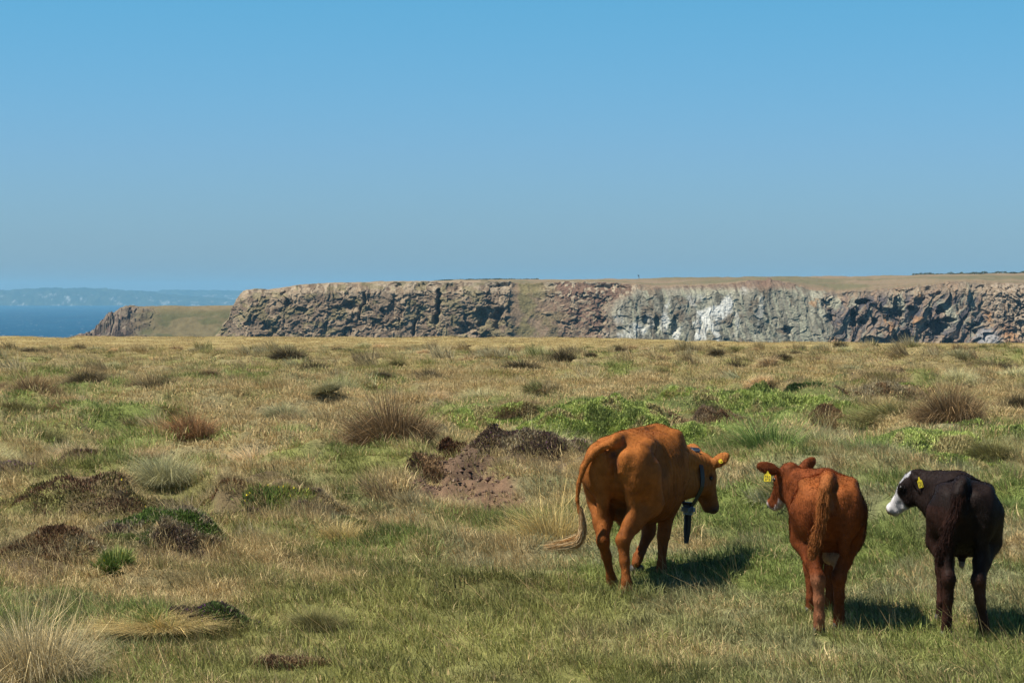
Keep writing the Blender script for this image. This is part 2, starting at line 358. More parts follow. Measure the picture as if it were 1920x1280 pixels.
def build_grass():
    bare = soilw
    cover = lambda x, y: np.maximum(region(('mat',), x, y), region(('heath', 'brown'), x, y))
    def emit(name, label, protos, sets):
        P, R, S, I, T, D = [], [], [], [], [], []
        for (x, y, ids, s0, s1, hboost, leanr) in sets:
            n = len(x); z = height(x, y)
            P.append(np.stack([x, y, z], 1)); R.append(np.stack([rng.normal(0, leanr, n), rng.normal(0, leanr, n), rng.uniform(-.7, .7, n)], 1))
            s = rng.uniform(s0, s1, n); hz = hboost(x, y)
            S.append(np.stack([s, s, s * hz], 1)); I.append(rng.choice(ids, n))
            t, d = sward(x, y); t = t * rng.uniform(.8, 1.2, (n, 1)); d = np.clip(d + rng.normal(0, .12, n), 0, 1)
            if ids[0] == 5 and len(ids) == 3:          # tussocks: dark, rusty, silvery or straw, each its own
                pal = np.array([(.22, .18, .085), (.27, .21, .11), (.30, .22, .11), (.36, .35, .19), (.24, .24, .09), (.46, .37, .19), (.34, .28, .14), (.42, .36, .2)])
                t = pal[rng.integers(0, len(pal), n)] * rng.uniform(.8, 1.3, (n, 1)); d = rng.uniform(.02, .30, n)
            if ids[0] == 8: d = np.ones(n)
            T.append(t); D.append(d)
        scatter(name, label, protos, np.vstack(P), np.vstack(R), np.vstack(S), np.concatenate(I), np.vstack(T), np.concatenate(D))
    # short sward
    pr = [proto("sward_a", 46, .10, .04, .11, .0050, .8, 1.0), proto("sward_b", 46, .10, .03, .09, .0055, 1.0, 1.0), proto("sward_c", 40, .09, .06, .14, .0045, .8, 1.3),
          proto("sward_d", 70, .30, .05, .13, .010, .9, 1.0), proto("sward_e", 70, .30, .05, .11, .011, 1.0, 1.0), proto("sward_f", 60, .5, .05, .12, .019, 1.0, 1.0)]
    def keep(x, y, f=.85):
        k = rng.uniform(0, 1, len(x)) > bare(x, y) * .88
        k &= rng.uniform(0, 1, len(x)) > cover(x, y) * f * .35
        k &= rng.uniform(0, 1, len(x)) > .60 * footprint(x, y)
        k &= y < edge_at(x) + .5
        return x[k], y[k]
    lump = lambda x, y: .45 + 1.2 * fbm(x / .45, y / .45, 61, 3)
    A = keep(*field_points(12.5, 23, 120)); A2 = keep(*field_points(23, 34, 75)); B = keep(*field_points(34, 70, 28)); C = keep(*field_points(70, 133, 9))
    emit("short_grass", "short tufty pasture grass mixed of green and dry blades", pr, [
        (*A, [0, 1, 2], .8, 1.35, lump, .25), (*A2, [0, 1, 2], 1.0, 1.7, lump, .22), (*B, [3, 4], .8, 1.4, lump, .1), (*C, [5], .8, 1.3, lambda x, y: .7 * lump(x, y) * (1 - .55 * sstep(92, 104, y)), .05)])
    # long wispy grass leaning with the wind, in drifts
    pw_c = [("long_f", 330, .22, .16, .34, .010, .75, .9, .50), ("long_g", 300, .26, .14, .30, .010, .85, 1.0, .55), ("long_h", 240, .17, .2, .42, .010, .55, .9, .75)]
    pw = [proto("long_a", 34, .12, .18, .36, .0045, .4, .9, .45), proto("long_b", 40, .14, .14, .30, .0045, .5, 1.1, .5),
          proto("long_c", 70, .28, .20, .42, .0085, .45, .8, .5), proto("long_d", 70, .32, .16, .36, .009, .5, .9, .55), proto("long_e", 60, .45, .2, .40, .015, .5, .8, .55)] + [proto(*q) for q in pw_c] + [proto("long_i", 7, .10, .22, .42, .0035, .35, .5, .3)]
    def drift(x, y, lo, hi, g=.75):
        n = fbm(x / 1.9, y / 2.4, 91, 3); gr = region(('green', 'soil'), x, y)
        k = (rng.uniform(0, 1, len(x)) < sstep(lo, hi, n) * (1 - g * gr) * (1 - soilw(x, y))) & (rng.uniform(0, 1, len(x)) > .92 * footprint(x, y))
        k &= rng.uniform(0, 1, len(x)) > region(('mat',), x, y) * .95
        k &= rng.uniform(0, 1, len(x)) > sstep(92, 104, y + (fbm(x / 6, y / 6, 93, 2) - .5) * 26)
        return x[k], y[k]
    one = lambda x, y: .7 + .6 * fbm(x / 1.2, y / 1.2, 95, 2)
    D1 = drift(*field_points(12.5, 20, 30), .46, .64); D2 = drift(*field_points(20, 36, 30), .45, .62); E1 = drift(*field_points(36, 66, 8), .43, .60); F1 = drift(*field_points(66, 106, 4), .38, .58)
    def tus(y0, y1, dens):
        x, y = field_points(y0, y1, dens); x, y = x[soilw(x, y) < .3], y[soilw(x, y) < .3]
        k = (rng.uniform(0, 1, len(x)) < sstep(.42, .6, fbm(x / 3, y / 4, 97, 2))) & (rng.uniform(0, 1, len(x)) > .9 * region(('mat', 'soil'), x, y)) & (rng.uniform(0, 1, len(x)) > sstep(96, 106, y)) & (rng.uniform(0, 1, len(x)) > .95 * footprint(x, y))
        return x[k], y[k]
    T1, T2, T3 = tus(20, 34, .4), tus(34, 62, .3), tus(62, 100, .25)
    K1 = keep(*field_points(12.5, 30, 5))
    emit("long_grass", "long dry wispy grass bent by the wind in drifts across the field", pw, [
        (*D1, [0, 1], .5, .9, one, .12), (*D2, [0, 1], .6, 1.0, one, .15), (*E1, [2, 3], .5, .85, one, .15), (*F1, [4], .45, .8, one, .12), (*T1, [5, 6, 7], .6, 1.1, one, .15), (*T2, [5, 6, 7], .8, 1.5, one, .15), (*T3, [5, 6, 7], 1.0, 2.0, one, .12), (*K1, [8], .7, 1.2, one, .2)])

# ------------------------------------------------------------------ tussocks, gorse and heather
FOOT = []; CLEAR = []
def footprint(x, y):
    w = np.zeros(np.shape(x))
    for cx, cy, rx, ry in CLEAR: w = np.maximum(w, 2.2 * (1 - sstep(.75, 1.0, np.hypot((x - cx) / rx, (y - cy) / ry))))
    for cx, cy, rx, ry in FOOT: w = np.maximum(w, 1 - sstep(.45, 1.0, np.hypot((x - cx) / rx, (y - cy) / ry)))
    return w

TM = material("tussock_blades", rough=.75, spec=.2, trans=.2, objcol=True)
LM = material("shrub_leaves", rough=.8, spec=.15, trans=.15, objcol=False)
KCOL = dict(brown=(.18, .125, .065), red=(.25, .145, .07), dark=(.085, .068, .036), green=(.14, .20, .06), bright=(.13, .24, .04), grey=(.31, .30, .165), olive=(.16, .15, .06),
            straw=(.40, .335, .19), gold=(.40, .32, .14), pink=(.46, .35, .20))

def tussock_mesh(name, n, hgt, spread, width, wind):
    a = rng.uniform(0, 2 * pi, n); u = rng.uniform(0, 1, n) ** .55; rr = .36 * u
    root = np.stack([rr * np.cos(a), rr * np.sin(a), np.full(n, -.03)], 1)
    ln = hgt * rng.uniform(.35, 1.0, n) * (1 - .25 * u)
    br = rng.uniform(.5, 1.25, n); dryb = rng.uniform(0, 1, n) < .24
    col = np.stack([br, br, br], 1); col[dryb] *= (1.9, 1.75, 1.5)
    ln = ln * np.where(dryb, 1.15, 1)
    p = blades(root, a + rng.normal(0, .35, n), spread * u + np.abs(rng.normal(0, .16, n)), ln, width * rng.uniform(.5, 1.2, n), rng.uniform(.0, 1.15, n), col, wind=wind)
    C = p[3].reshape(-1, 5, 3); C[:, 4] *= 1.5; C[:, 2:4] *= 1.1
    return blade_mesh(name, [(p[0], p[1], p[2], C.reshape(-1, 3))], TM)

def build_tussocks():
    near = [tussock_mesh("rush_near", 4600, 1.0, .90, .0056, .28), tussock_mesh("rush_near", 4200, 1.0, 1.05, .0058, .35)]
    mid = [tussock_mesh("rush_mid", 3600, 1.0, .90, .0085, .3), tussock_mesh("rush_mid", 3600, 1.0, 1.05, .0085, .45), tussock_mesh("rush_mid", 3200, 1.0, .8, .0085, .6)]
    far = [tussock_mesh("rush_far", 1400, 1.0, 1.0, .02, .35), tussock_mesh("rush_far", 1400, 1.0, .85, .02, .5)]
    L = [  # base px, base py, width px, height px, colour, label
        (735, 866, 150, 92, 'brown', "largest dark brown rush tussock, mid field above the bare soil patch"),
        (838, 856, 120, 56, 'olive', "greenish rush tussock fanning out right beside the largest brown one"),
        (355, 836, 105, 56, 'red', "reddish brown domed tussock in the left half of the field"),
        (478, 866, 100, 40, 'pink', "pale pinkish straw tussock just right of the reddish brown dome"),
        (62, 756, 85, 52, 'brown', "brown tussock at the left edge of the field, below the sea"),
        (50, 1275, 200, 150, 'straw', "big pale straw tussock in the bottom left corner"),
        (300, 1205, 170, 26, 'gold', "wide low mound of arching golden blades left of the violet belled heather"),
        (640, 1010, 90, 40, 'gold', "golden rough clump right of the turf mound, in straw turf"),
        (590, 1180, 90, 40, 'olive', "olive rough clump in the grass at the bottom, left of centre"),
        (1035, 1018, 150, 100, 'gold', "golden tussock with bent pale stalks just left of the big cow"),
        (1440, 876, 150, 82, 'green', "large green rush tussock right of the big cow's head"),
        (1540, 872, 90, 52, 'grey', "grey green tussock beyond the head of the red calf"),
        (1632, 880, 95, 50, 'green', "dark green tussock between the two calves, beyond them"),
        (1785, 832, 110, 74, 'brown', "large brown rush tussock in the right of the field above the black calf"),
        (1690, 812, 130, 50, 'olive', "olive tussock adjoining the left side of the large brown one at right"),
        (305, 940, 110, 62, 'grey', "grey green tussock behind the turf mound on the left"),
        (640, 736, 55, 40, 'grey', "silvery grey green tussock in the upper middle of the field"),
        (808, 724, 75, 32, 'dark', "dark brown low tussock in the upper middle of the field"),
        (978, 708, 60, 22, 'dark', "dark low tussock straight above the largest green mat"),
        (1056, 694, 48, 26, 'dark', "dark tussock near the far pasture, in line with the big cow's tail"),
        (1162, 666, 20, 12, 'dark', "small round dark tussock alone at the far pasture, above the big cow"),
        (1380, 700, 44, 34, 'dark', "tall dark leaning tussock below the white rock of the cliff"),
        (1296, 716, 60, 26, 'olive', "olive tussock to the lower left of the tall dark leaning one"),
        (1532, 704, 44, 28, 'brown', "brown leaning tussock, lower of the pair right of the low round one"),
        (1540, 678, 34, 24, 'olive', "olive tussock, upper of the leaning pair on the far right pasture"),
        (1468, 697, 34, 14, 'dark', "low round dark tussock between the tall dark one and the leaning pair"),
        (1576, 653, 24, 13, 'dark', "dark tussock standing against the foot of the dark cliff"),
        (1637, 652, 20, 12, 'olive', "olive tussock against the foot of the cliff, right of the darker one"),
        (1703, 663, 11, 10, 'dark', "tiny upright dark tussock on the far pasture at the right"),
        (1766, 664, 20, 9, 'dark', "small low tussock on the far pasture, right of the tiny upright one"),
        (1800, 658, 26, 12, 'brown', "pinkish brown tussock on the far pasture below the silver scree"),
        (1845, 656, 22, 12, 'olive', "small olive tussock at the far pasture edge, near the right border"),
        (1895, 663, 34, 16, 'brown', "brown tussock at the far pasture edge by the right border"),
        (1600, 690, 40, 16, 'grey', "grey green low tussock right of the leaning pair"),
        (1655, 700, 50, 24, 'pink', "pale upright tussock on the far right pasture, below the dark cliff"),
        (1712, 690, 40, 16, 'olive', "low olive tussock right of the pale upright one"),
        (1870, 700, 60, 20, 'dark', "dark low tussock on the rise near the right border"),
        (1600, 728, 40, 12, 'dark', "dark low clump beyond the round green bush on its right"),
        (1910, 780, 50, 34, 'dark', "dark green tussock cut by the right border"),
        (1860, 870, 90, 44, 'olive', "olive tussock behind the black calf's back"),
        (445, 730, 60, 24, 'brown', "flat brown tussock left of the silvery one"),
        (195, 716, 60, 22, 'brown', "flat brown tussock in the upper left of the field"),
        (235, 722, 30, 12, 'dark', "small greyish dark clump beside the flat brown tussock at upper left"),
        (190, 794, 72, 30, 'bright', "bright green grass tussock in the left of the field"),
        (700, 752, 50, 18, 'green', "green low tussock between the silvery and the dark brown ones"),
        (1240, 690, 44, 16, 'brown', "brown low tussock up left of the tall dark leaning one"),
        (1180, 684, 36, 15, 'brown', "brown low tussock below the small round dark one"),
        (1340, 668, 30, 9, 'olive', "thin olive clump on the far pasture below the white rock"),
        (60, 665, 40, 9, 'dark', "low dark clump at the far pasture by the sea, near the left border"),
        (240, 664, 30, 8, 'dark', "low dark clump at the far pasture, left part, below the headland"),
        (285, 660, 20, 8, 'olive', "small olive clump at the far pasture below the headland"),
        (420, 690, 50, 20, 'olive', "olive tussock in the upper left, above the flat brown one"),
        (540, 684, 60, 22, 'dark', "dark greyish tussock below the left end of the brown cliff"),
        (505, 690, 30, 14, 'green', "green tussock left of the dark greyish one below the brown cliff"),
        (1330, 1250, 90, 22, 'olive', "low olive clump at the bottom between the big cow and the red calf"),
        (250, 800, 40, 20, 'grey', "grey wispy clump right of the bright green tussock"),
        (80, 850, 90, 40, 'olive', "olive rough tussock left of the reddish brown dome"),
        (1000, 730, 60, 22, 'olive', "olive low tussock below the dark one straight above the green mat"),
        (150, 1000, 40, 20, 'gold', "golden clump on the heathery mound at the left"),
        (1900, 960, 60, 30, 'green', "green clump at the right border behind the black calf"),
    ]
    extra = [(1350, 650, 11), (1210, 652, 8), (1225, 654, 8), (1241, 652, 8), (1421, 652, 9), (1476, 655, 10), (1508, 656, 10), (1455, 662, 14), (1620, 660, 10), (880, 652, 8), (1660, 668, 12), (1000, 650, 7), (740, 654, 10), (1480, 668, 14), (1740, 654, 9), (1275, 668, 12), (1130, 660, 9), (1410, 672, 16)]
    for k, (px, py, w, h, c, lab) in enumerate(L):
        x, y = gpos(px, py); wm, hm = w / F * y, h / F * y * 1.75
        me = (near if y < 30 else mid if y < 60 else far)[k % 2 if y < 30 or y >= 60 else k % 3]
        o = link("tussock", me); y += wm * .1; o.location = (x, y, height(x, y) - .01); (None if py == 1205 else FOOT.append((x, y - wm * .35, wm * .6, wm * 1.1)))
        s = wm / .95; o.scale = (s, s * .9, hm); o.rotation_euler = (0, 0, rng.uniform(-.3, .3)); o.color = (*KCOL[c], 1)
        tag(o, lab, 'tussock', 'rush and grass tussocks across the field')
    taken = [(q[0], q[1], q[2]) for q in L] + [(q[0], q[1], q[2] * 2) for q in extra]; r2 = np.random.default_rng(41)
    words = dict(brown='brown', dark='dark', olive='olive', grey='silvery', pink='straw pale')
    cnt = 0
    while cnt < 225:
        px, py = r2.uniform(-20, 1940), 656 + 235 * r2.uniform(0, 1) ** 1.7
        w = (py - 600) * r2.uniform(.26, .52)
        if px > 1080 and py > 790: continue
        if float(region(('mat', 'soil'), *gpos(px, py))) > .2 or any(abs(px - a) < (w + c) * .55 and abs(py - b) < (w + c) * .22 for a, b, c in taken): continue
        taken.append((px, py, w)); x, y = gpos(px, py); wm = w / F * y; c = ('brown', 'dark', 'olive', 'grey', 'pink', 'olive')[int(r2.integers(0, 6))]
        me = (near if y < 30 else mid if y < 60 else far)[cnt % 2]
        o = link("tussock", me); o.location = (x, y, height(x, y) - .01); hs = wm * r2.uniform(.55, .85)
        o.scale = (wm / .95, wm / 1.1, hs); o.rotation_euler = (r2.uniform(-.1, .1), -r2.uniform(0, .25), r2.uniform(-.4, .4)); f_ = r2.uniform(.7, 1.25); o.color = (*[v * f_ for v in KCOL[c]], 1)
        FOOT.append((x, y - wm * .2, wm * .5, wm * .8))
        side = 'left third' if px < 640 else 'middle third' if px < 1280 else 'right third'
        dep = 'far strip' if py < 700 else 'middle distance' if py < 790 else 'nearer part'
        tag(o, f"one of the {words[c]} windswept tussocks in the {dep} of the field, {side}", 'tussock', f"{words[c]} tussocks in the {dep} of the field, {side}")
        cnt += 1
    for k, (px, py, w) in enumerate(extra):
        x, y = gpos(px, py); wm = w / F * y
        o = link("tussock", far[k % 2]); o.location = (x, y, height(x, y) - .01); o.scale = (wm / 1.1, wm / 1.1, wm * .75)
        o.rotation_euler = (0, 0, rng.uniform(-.3, .3)); o.color = (*KCOL[('dark', 'olive', 'dark')[k % 3]], 1)
        tag(o, "tiny dark speck of a tussock on the short far pasture under the cliff", 'tussock', 'tiny far tussocks on the short pasture')

def shrub(name, label, cat, px, py, rx, ry, h, cols, n, leaf=.035, group=None, rough=.35, flowers=None, width=.35, spiky=.6, wd=None):
    """a low spreading shrub: leaf sprigs through the volume of an uneven dome lying on the ground"""
    cx, cy = gpos(px, py)
    (CLEAR if cat == 'hump' else FOOT).append((cx, cy, rx, ry)); h = h * (.5 if cat in ('heather', 'dead gorse') else .7); n = int(n * 1.9)
    a = rng.uniform(0, 2 * pi, n); r = np.sqrt(rng.uniform(0, 1, n)) * np.where(rng.uniform(0, 1, n) < .15, rng.uniform(1, 1.35, n), 1)
    lim = 1 + .6 * (fbm(np.cos(a) * 1.6 + px, np.sin(a) * 1.6 + py, 5, 3) - .5) * 2
    dx, dy = rx * r * lim * np.cos(a), ry * r * lim * np.sin(a); x, y = cx + dx, cy + dy
    hole = fbm(x / .28 + px, y / .28, 17, 3); keep = rng.uniform(0, 1, n) < sstep(.34, .50, hole + .20 * (1 - r) + (.12 if name == 'gorse_mat' else 0))
    a, r, x, y = a[keep], r[keep], x[keep], y[keep]; n = len(x)
    lumps = fbm(x / .20, y / .20, 13, 3); big = fbm(x / .45 + 3, y / .45, 15, 2)
    top = h * np.clip(1 - r ** 2.2, 0, 1) ** .7 * (1 - rough + rough * 2 * lumps) * (np.clip(2.6 * big - .45, .12, 1.6) if cat != 'gorse' or spiky < .6 else .75 + .5 * big)
    z = height(x, y) + np.maximum(top * (1 - .35 * rng.uniform(0, 1, n) ** 2), .01)
    az = a + rng.normal(0, 1.0, n); lean = np.clip(r * .8 + rng.normal(0, spiky, n), -1.4, 1.5)
    ln = leaf * rng.uniform(.6, 1.5, n)
    cols = np.array(cols); pick = np.clip((fbm(x / .35, y / .35, 19, 3) - .3) / .4 * len(cols) + rng.normal(0, .5, n), 0, len(cols) - 1).astype(int)
    c = cols[pick] * rng.uniform(.7, 1.8, (n, 1))
    p = blades(np.stack([x - cx, y - cy, z], 1), az, lean, ln, ln * width * rng.uniform(.7, 1.3, n), rng.uniform(-.3, .5, n), c)
    parts = [p]
    if cat in ('heather', 'dead gorse', 'hump'):
        gk = rng.choice(n, n // 9); m_ = len(gk); sc = cy / 26
        parts.append(blades(np.stack([x - cx, y - cy, height(x, y)], 1)[gk], rng.uniform(0, 6.3, m_), np.abs(rng.normal(0, .5, m_)), rng.uniform(.08, .22, m_) * sc ** .5, np.full(m_, .0045 * sc), rng.uniform(.2, 1.2, m_), np.array((.50, .39, .19)) * rng.uniform(.5, 1.2, (m_, 1)), wind=.3))
    o = link(name, blade_mesh(name, parts, LM)); o.location = (cx, cy, 0); tag(o, label, cat, group)
    if flowers:
        fc, fn = flowers; fn = min(fn, n); k = rng.choice(n, fn); 
        q = blades(np.stack([x - cx, y - cy, z + leaf * .75], 1)[k], az[k], lean[k] * .5, np.full(fn, .022), np.full(fn, .014), np.zeros(fn), np.tile(fc, (fn, 1)) * rng.uniform(.7, 1.3, (fn, 1)))
        tag(link("flowers", blade_mesh("flowers", [q], LM), o), kind='stuff')
    return o

def build_shrubs():
    G = [(.15, .18, .05), (.25, .30, .075), (.32, .37, .10), (.36, .38, .13), (.30, .25, .11)]
    GD = [(.03, .05, .014), (.05, .085, .02), (.075, .12, .03)]
    HB = [(.07, .045, .03), (.12, .08, .055), (.19, .15, .09), (.30, .25, .15)]
    HR = [(.075, .042, .022), (.135, .075, .038), (.20, .125, .06)]
    PU = (.20, .055, .19); YE = (.75, .55, .03)
    g1, g2 = 'low green gorse mats', 'clumps of heather'
    shrub("gorse_mat", "largest bright green gorse mat humped up behind the big cow's back", 'gorse', 1130, 822, 1.5, 1.15, .46, G, 40000, .04, g1)
    shrub("gorse_mat", "flat bright green mat left of the largest hump, behind the heather", 'gorse', 925, 812, 1.1, 1.3, .20, G, 15000, .04, g1)
    shrub("gorse_mat", "wide flat green gorse mat below the round green bush", 'gorse', 1460, 778, 1.9, 2.8, .38, G, 34000, .05, g1)
    shrub("gorse_mat", "narrow green gorse mat left of the brown dome", 'gorse', 1245, 768, .8, 1.3, .18, G, 12000, .045, g1)
    shrub("gorse_mat", "green gorse mat running down behind the big cow's head and neck", 'gorse', 1300, 845, .8, 1.5, .16, G, 16000, .045, g1)
    shrub("gorse_bush", "round dark green gorse bush standing above the wide mat", 'gorse', 1505, 739, .62, .7, .36, GD, 7000, .06, None)
    shrub("gorse_mat", "green mossy mat on the rise at right, under the dark far tussocks", 'gorse', 1700, 742, .9, 1.2, .16, G[:3] + [(.15, .12, .06)], 9000, .05, g1)
    shrub("gorse_mat", "fresh green patch of low gorse above the black calf", 'gorse', 1745, 868, 1.0, 1.3, .14, G, 14000, .045, g1)
    shrub("gorse_mat", "green low gorse by the right border above the black calf's back", 'gorse', 1885, 845, .8, 1.3, .14, G, 10000, .045, g1)
    shrub("heather_dome", "brown dry heather dome between two green gorse mats", 'heather', 1335, 800, .68, .8, .34, HR + [(.21, .15, .09)], 13000, .04, g2)
    shrub("heather_patch", "dark grey brown heather with purple bloom left of the big cow's rump", 'heather', 1005, 890, .85, .9, .34, HB, 15000, .035, g2, flowers=(PU, 420))
    shrub("dead_gorse", "dark reddish dead gorse on top of the bare soil patch", 'dead gorse', 878, 884, .58, .45, .52, [(.035, .016, .008), (.07, .03, .014), (.10, .05, .022)], 7000, .05, None, rough=.7)
    shrub("dead_gorse", "small reddish dead twigs at the left end of the bare soil", 'dead gorse', 800, 905, .3, .3, .22, HR, 1800, .04, None, rough=.6)
    shrub("dead_gorse", "tangle of brown dead stalks under the round green bush's mat", 'dead gorse', 1555, 800, .5, .5, .20, HR, 4000, .05, None, rough=.6)
    shrub("heather_patch", "olive brown heather mound with yellow flecks at the far left middle", 'heather', 200, 985, 1.2, 1.1, .26, [(.08, .075, .025), (.12, .095, .035), (.18, .15, .055), (.10, .055, .03)] , 15000, .03, g2, flowers=(YE, 25))
    shrub("heather_patch", "dark brown heather with green sprigs, centre of the left foreground", 'heather', 310, 1045, .75, .75, .24, HB + [(.08, .12, .025)], 17000, .032, g2)
    shrub("heather_patch", "brown heather strip at the left border above the straw turf", 'heather', 70, 1062, .75, .8, .14, HR + HB[2:] + [(.20, .17, .07)], 12000, .03, g2)
    shrub("heather_patch", "dark heather with purple bells on the front of the turf mound", 'heather', 455, 985, .70, .55, .20, HB[:3] + [(.07, .10, .02)], 12000, .03, g2, flowers=(PU, 130))
    shrub("heather_patch", "grey heather tail stretching right from the turf mound", 'heather', 590, 968, .34, .22, .10, HB, 4500, .03, g2)
    shrub("heather_patch", "dark heather with violet bells in the grass at the bottom left", 'heather', 400, 1190, .34, .30, .20, [(.05, .035, .025), (.09, .065, .045), (.10, .14, .04)], 6000, .028, g2, flowers=(PU, 60))
    shrub("heather_patch", "purple tinged heather low in the left field below the domed tussock", 'heather', 235, 868, .55, .5, .10, HB + [(.15, .06, .11)], 6500, .032, g2, flowers=(PU, 120))
    shrub("heather_patch", "purple heather clump cut by the left border", 'heather', 15, 925, .35, .6, .14, HB[:3], 5500, .032, g2, flowers=(PU, 160))
    shrub("heather_patch", "brown purple heather right of the clump at the left border", 'heather', 110, 910, .5, .45, .10, HR + [(.13, .06, .08)], 6000, .032, g2, flowers=(PU, 60))
    shrub("heather_patch", "dark brown low heather on the rise by the right border", 'heather', 1820, 728, 1.3, 1.6, .2, HB[:3] + [(.09, .10, .03)], 9000, .05, g2)
    shrub("heather_patch", "brown heather strip right above the wide gorse mat", 'heather', 1640, 748, 1.0, .9, .16, HR + HB[2:], 7000, .05, g2)
    shrub("heather_patch", "small dark heather tuft in the middle of the short turf", 'heather', 820, 1005, .2, .14, .08, HB[:3], 2200, .03, g2)
    shrub("heather_patch", "brownish heather in the grass at the bottom, left of centre", 'heather', 545, 1245, .26, .2, .08, HR, 2500, .028, g2)
    shrub("gorse_seedling", "small upright green gorse sprig with yellow flowers in straw turf", 'gorse', 210, 1086, .14, .13, .05, [(.08, .12, .025), (.13, .18, .04), (.24, .26, .08)], 520, .13, None, flowers=(YE, 10), spiky=.3, width=.09)
    shrub("gorse_seedling", "green gorse sprigs spilling over the right of the dark heather", 'gorse', 335, 1012, .34, .30, .06, [(.07, .11, .02), (.12, .17, .04), (.17, .21, .06)], 1700, .10, None, spiky=.4, width=.12)
    shrub("gorse_seedling", "yellow green gorse sprigs right of the turf mound", 'gorse', 520, 975, .34, .30, .06, [(.07, .10, .02), (.12, .16, .03), (.20, .20, .04)], 1500, .08, None, flowers=(YE, 25), spiky=.4, width=.14)
    shrub("gorse_seedling", "green sprigs right of the grey heather tail", 'gorse', 655, 985, .22, .25, .10, [(.07, .10, .02), (.11, .15, .03)], 2200, .035, None, spiky=.5)
    shrub("turf_hump", "rounded hump of dry brown turf above the purple belled heather", 'hump', 425, 958, .62, .6, .09, [(.26, .20, .09), (.32, .24, .11), (.20, .115, .06), (.15, .085, .045)], 30000, .026, None, rough=.25)

# ------------------------------------------------------------------ sea, cliffs and far coast
def build_sea():
    m = bpy.data.materials.new("sea_water"); m.use_nodes = True; n = m.node_tree.nodes; L = m.node_tree.links
    b = n["Principled BSDF"]; b.inputs["Roughness"].default_value = .55; b.inputs["Specular IOR Level"].default_value = .12
    tc = n.new("ShaderNodeNewGeometry")
    mp = n.new("ShaderNodeMapping"); mp.inputs["Scale"].default_value = (.02, .004, .02); L.new(tc.outputs["Position"], mp.inputs[0])
    q = n.new("ShaderNodeTexNoise"); q.inputs["Scale"].default_value = .5; q.inputs["Detail"].default_value = 6; L.new(mp.outputs[0], q.inputs["Vector"])
    cr = n.new("ShaderNodeValToRGB"); cr.color_ramp.elements[0].position = .3; cr.color_ramp.elements[0].color = (.001, .034, .075, 1)
    cr.color_ramp.elements[1].position = .7; cr.color_ramp.elements[1].color = (.002, .055, .105, 1); L.new(q.outputs[0], cr.inputs[0])
    mp2 = n.new("ShaderNodeMapping"); mp2.inputs["Scale"].default_value = (.06, .012, .06); L.new(tc.outputs["Position"], mp2.inputs[0])
    q2 = n.new("ShaderNodeTexNoise"); q2.inputs["Scale"].default_value = 1.6; q2.inputs["Detail"].default_value = 3; L.new(mp2.outputs[0], q2.inputs["Vector"])
    r2 = n.new("ShaderNodeMapRange"); r2.inputs["From Min"].default_value = .67; r2.inputs["From Max"].default_value = .72; L.new(q2.outputs[0], r2.inputs["Value"])
    mx = n.new("ShaderNodeMix"); mx.data_type = 'RGBA'; L.new(r2.outputs[0], mx.inputs[0]); L.new(cr.outputs[0], mx.inputs[6]); mx.inputs[7].default_value = (.45, .5, .55, 1)
    L.new(mx.outputs[2], b.inputs["Base Color"])
    me = mesh("sea", [(-14000, -400, -60), (14000, -400, -60), (14000, 18500, -60), (-14000, 18500, -60)], [[(0, 1, 2, 3)]], mat=m)
    tag(link("sea", me), kind='structure')

def build_coast():
    for k, (D, seed, prof, base) in enumerate([(14000, 3, [(-60, 545), (0, 543), (60, 541), (130, 540), (190, 541), (260, 545), (330, 553), (420, 560), (500, 566)], 572),
                                               (16500, 8, [(-60, 548), (200, 550), (270, 548), (330, 543), (420, 544), (520, 546), (700, 550)], 570)]):
        xs = np.linspace(-80, 760, 420); us = np.linspace(0, 1, 26)
        U, S = np.meshgrid(xs, us, indexing='ij')
        X = (U - 960) / F * D * (1 + .1 * S); Y = D + S * 1500
        top = np.interp(U, *zip(*prof)); zt = EYE - (top - HY) / F * (D + 700) + 60
        zt = zt * (.93 + .14 * fbm(U / 30, U * 0, seed, 4))
        Z = -60.5 + zt * np.sin(np.clip(S * 1.15, 0, 1) * pi / 2) ** .8 * (.9 + .2 * fbm(U / 12, S * 6, seed + 2, 3))
        V = np.stack([X, Y, Z], -1).reshape(-1, 3); u, s = U.ravel(), S.ravel()
        n = fbm(u / 14, s * 9, seed, 3); cval, _ = cells(u / 9, s * 7, seed)
        c = np.array((.02, .03, .018)) + (cval[:, None] * np.array((.03, .028, .012)))
        town = sstep(.60, .68, fbm(u / 14, s * 12 + 3, seed + 7, 3)) * (s < .35) * .3 * sstep(.4, .7, fbm(u / 1.5, s * 30, seed, 2))
        c = c * (1 - town[:, None]) + town[:, None] * np.array((.75, .73, .70))
        me = mesh("distant_coast", V, [grid_faces(len(xs), len(us))], smooth=True, mat=material("coast_fields", rough=1, spec=0)); setcol(me, 'col', c)
        tag(link("distant_coast", me), kind='structure')

RIM = [(370, 700), (384, 640), (396, 622), (408, 604), (420, 582), (432, 560), (446, 546), (470, 541), (520, 544), (545, 538), (575, 533), (640, 532), (720, 529), (800, 528), (860, 529), (950, 529), (985, 533),
       (1020, 529), (1080, 529), (1150, 531), (1200, 536), (1250, 538), (1300, 536), (1370, 533), (1410, 527), (1450, 523), (1490, 530), (1530, 546), (1580, 550), (1640, 544), (1700, 538), (1760, 534), (1800, 528), (1860, 532), (1920, 534), (2100, 534)]
SKYL = [(372, 700), (396, 624), (420, 584), (446, 546), (470, 542), (500, 543), (560, 533), (640, 530), (720, 527), (800, 527), (850, 525), (950, 524), (1050, 524), (1200, 522), (1300, 520), (1400, 519), (1520, 518), (1640, 517), (1730, 515), (1920, 512), (2100, 510)]

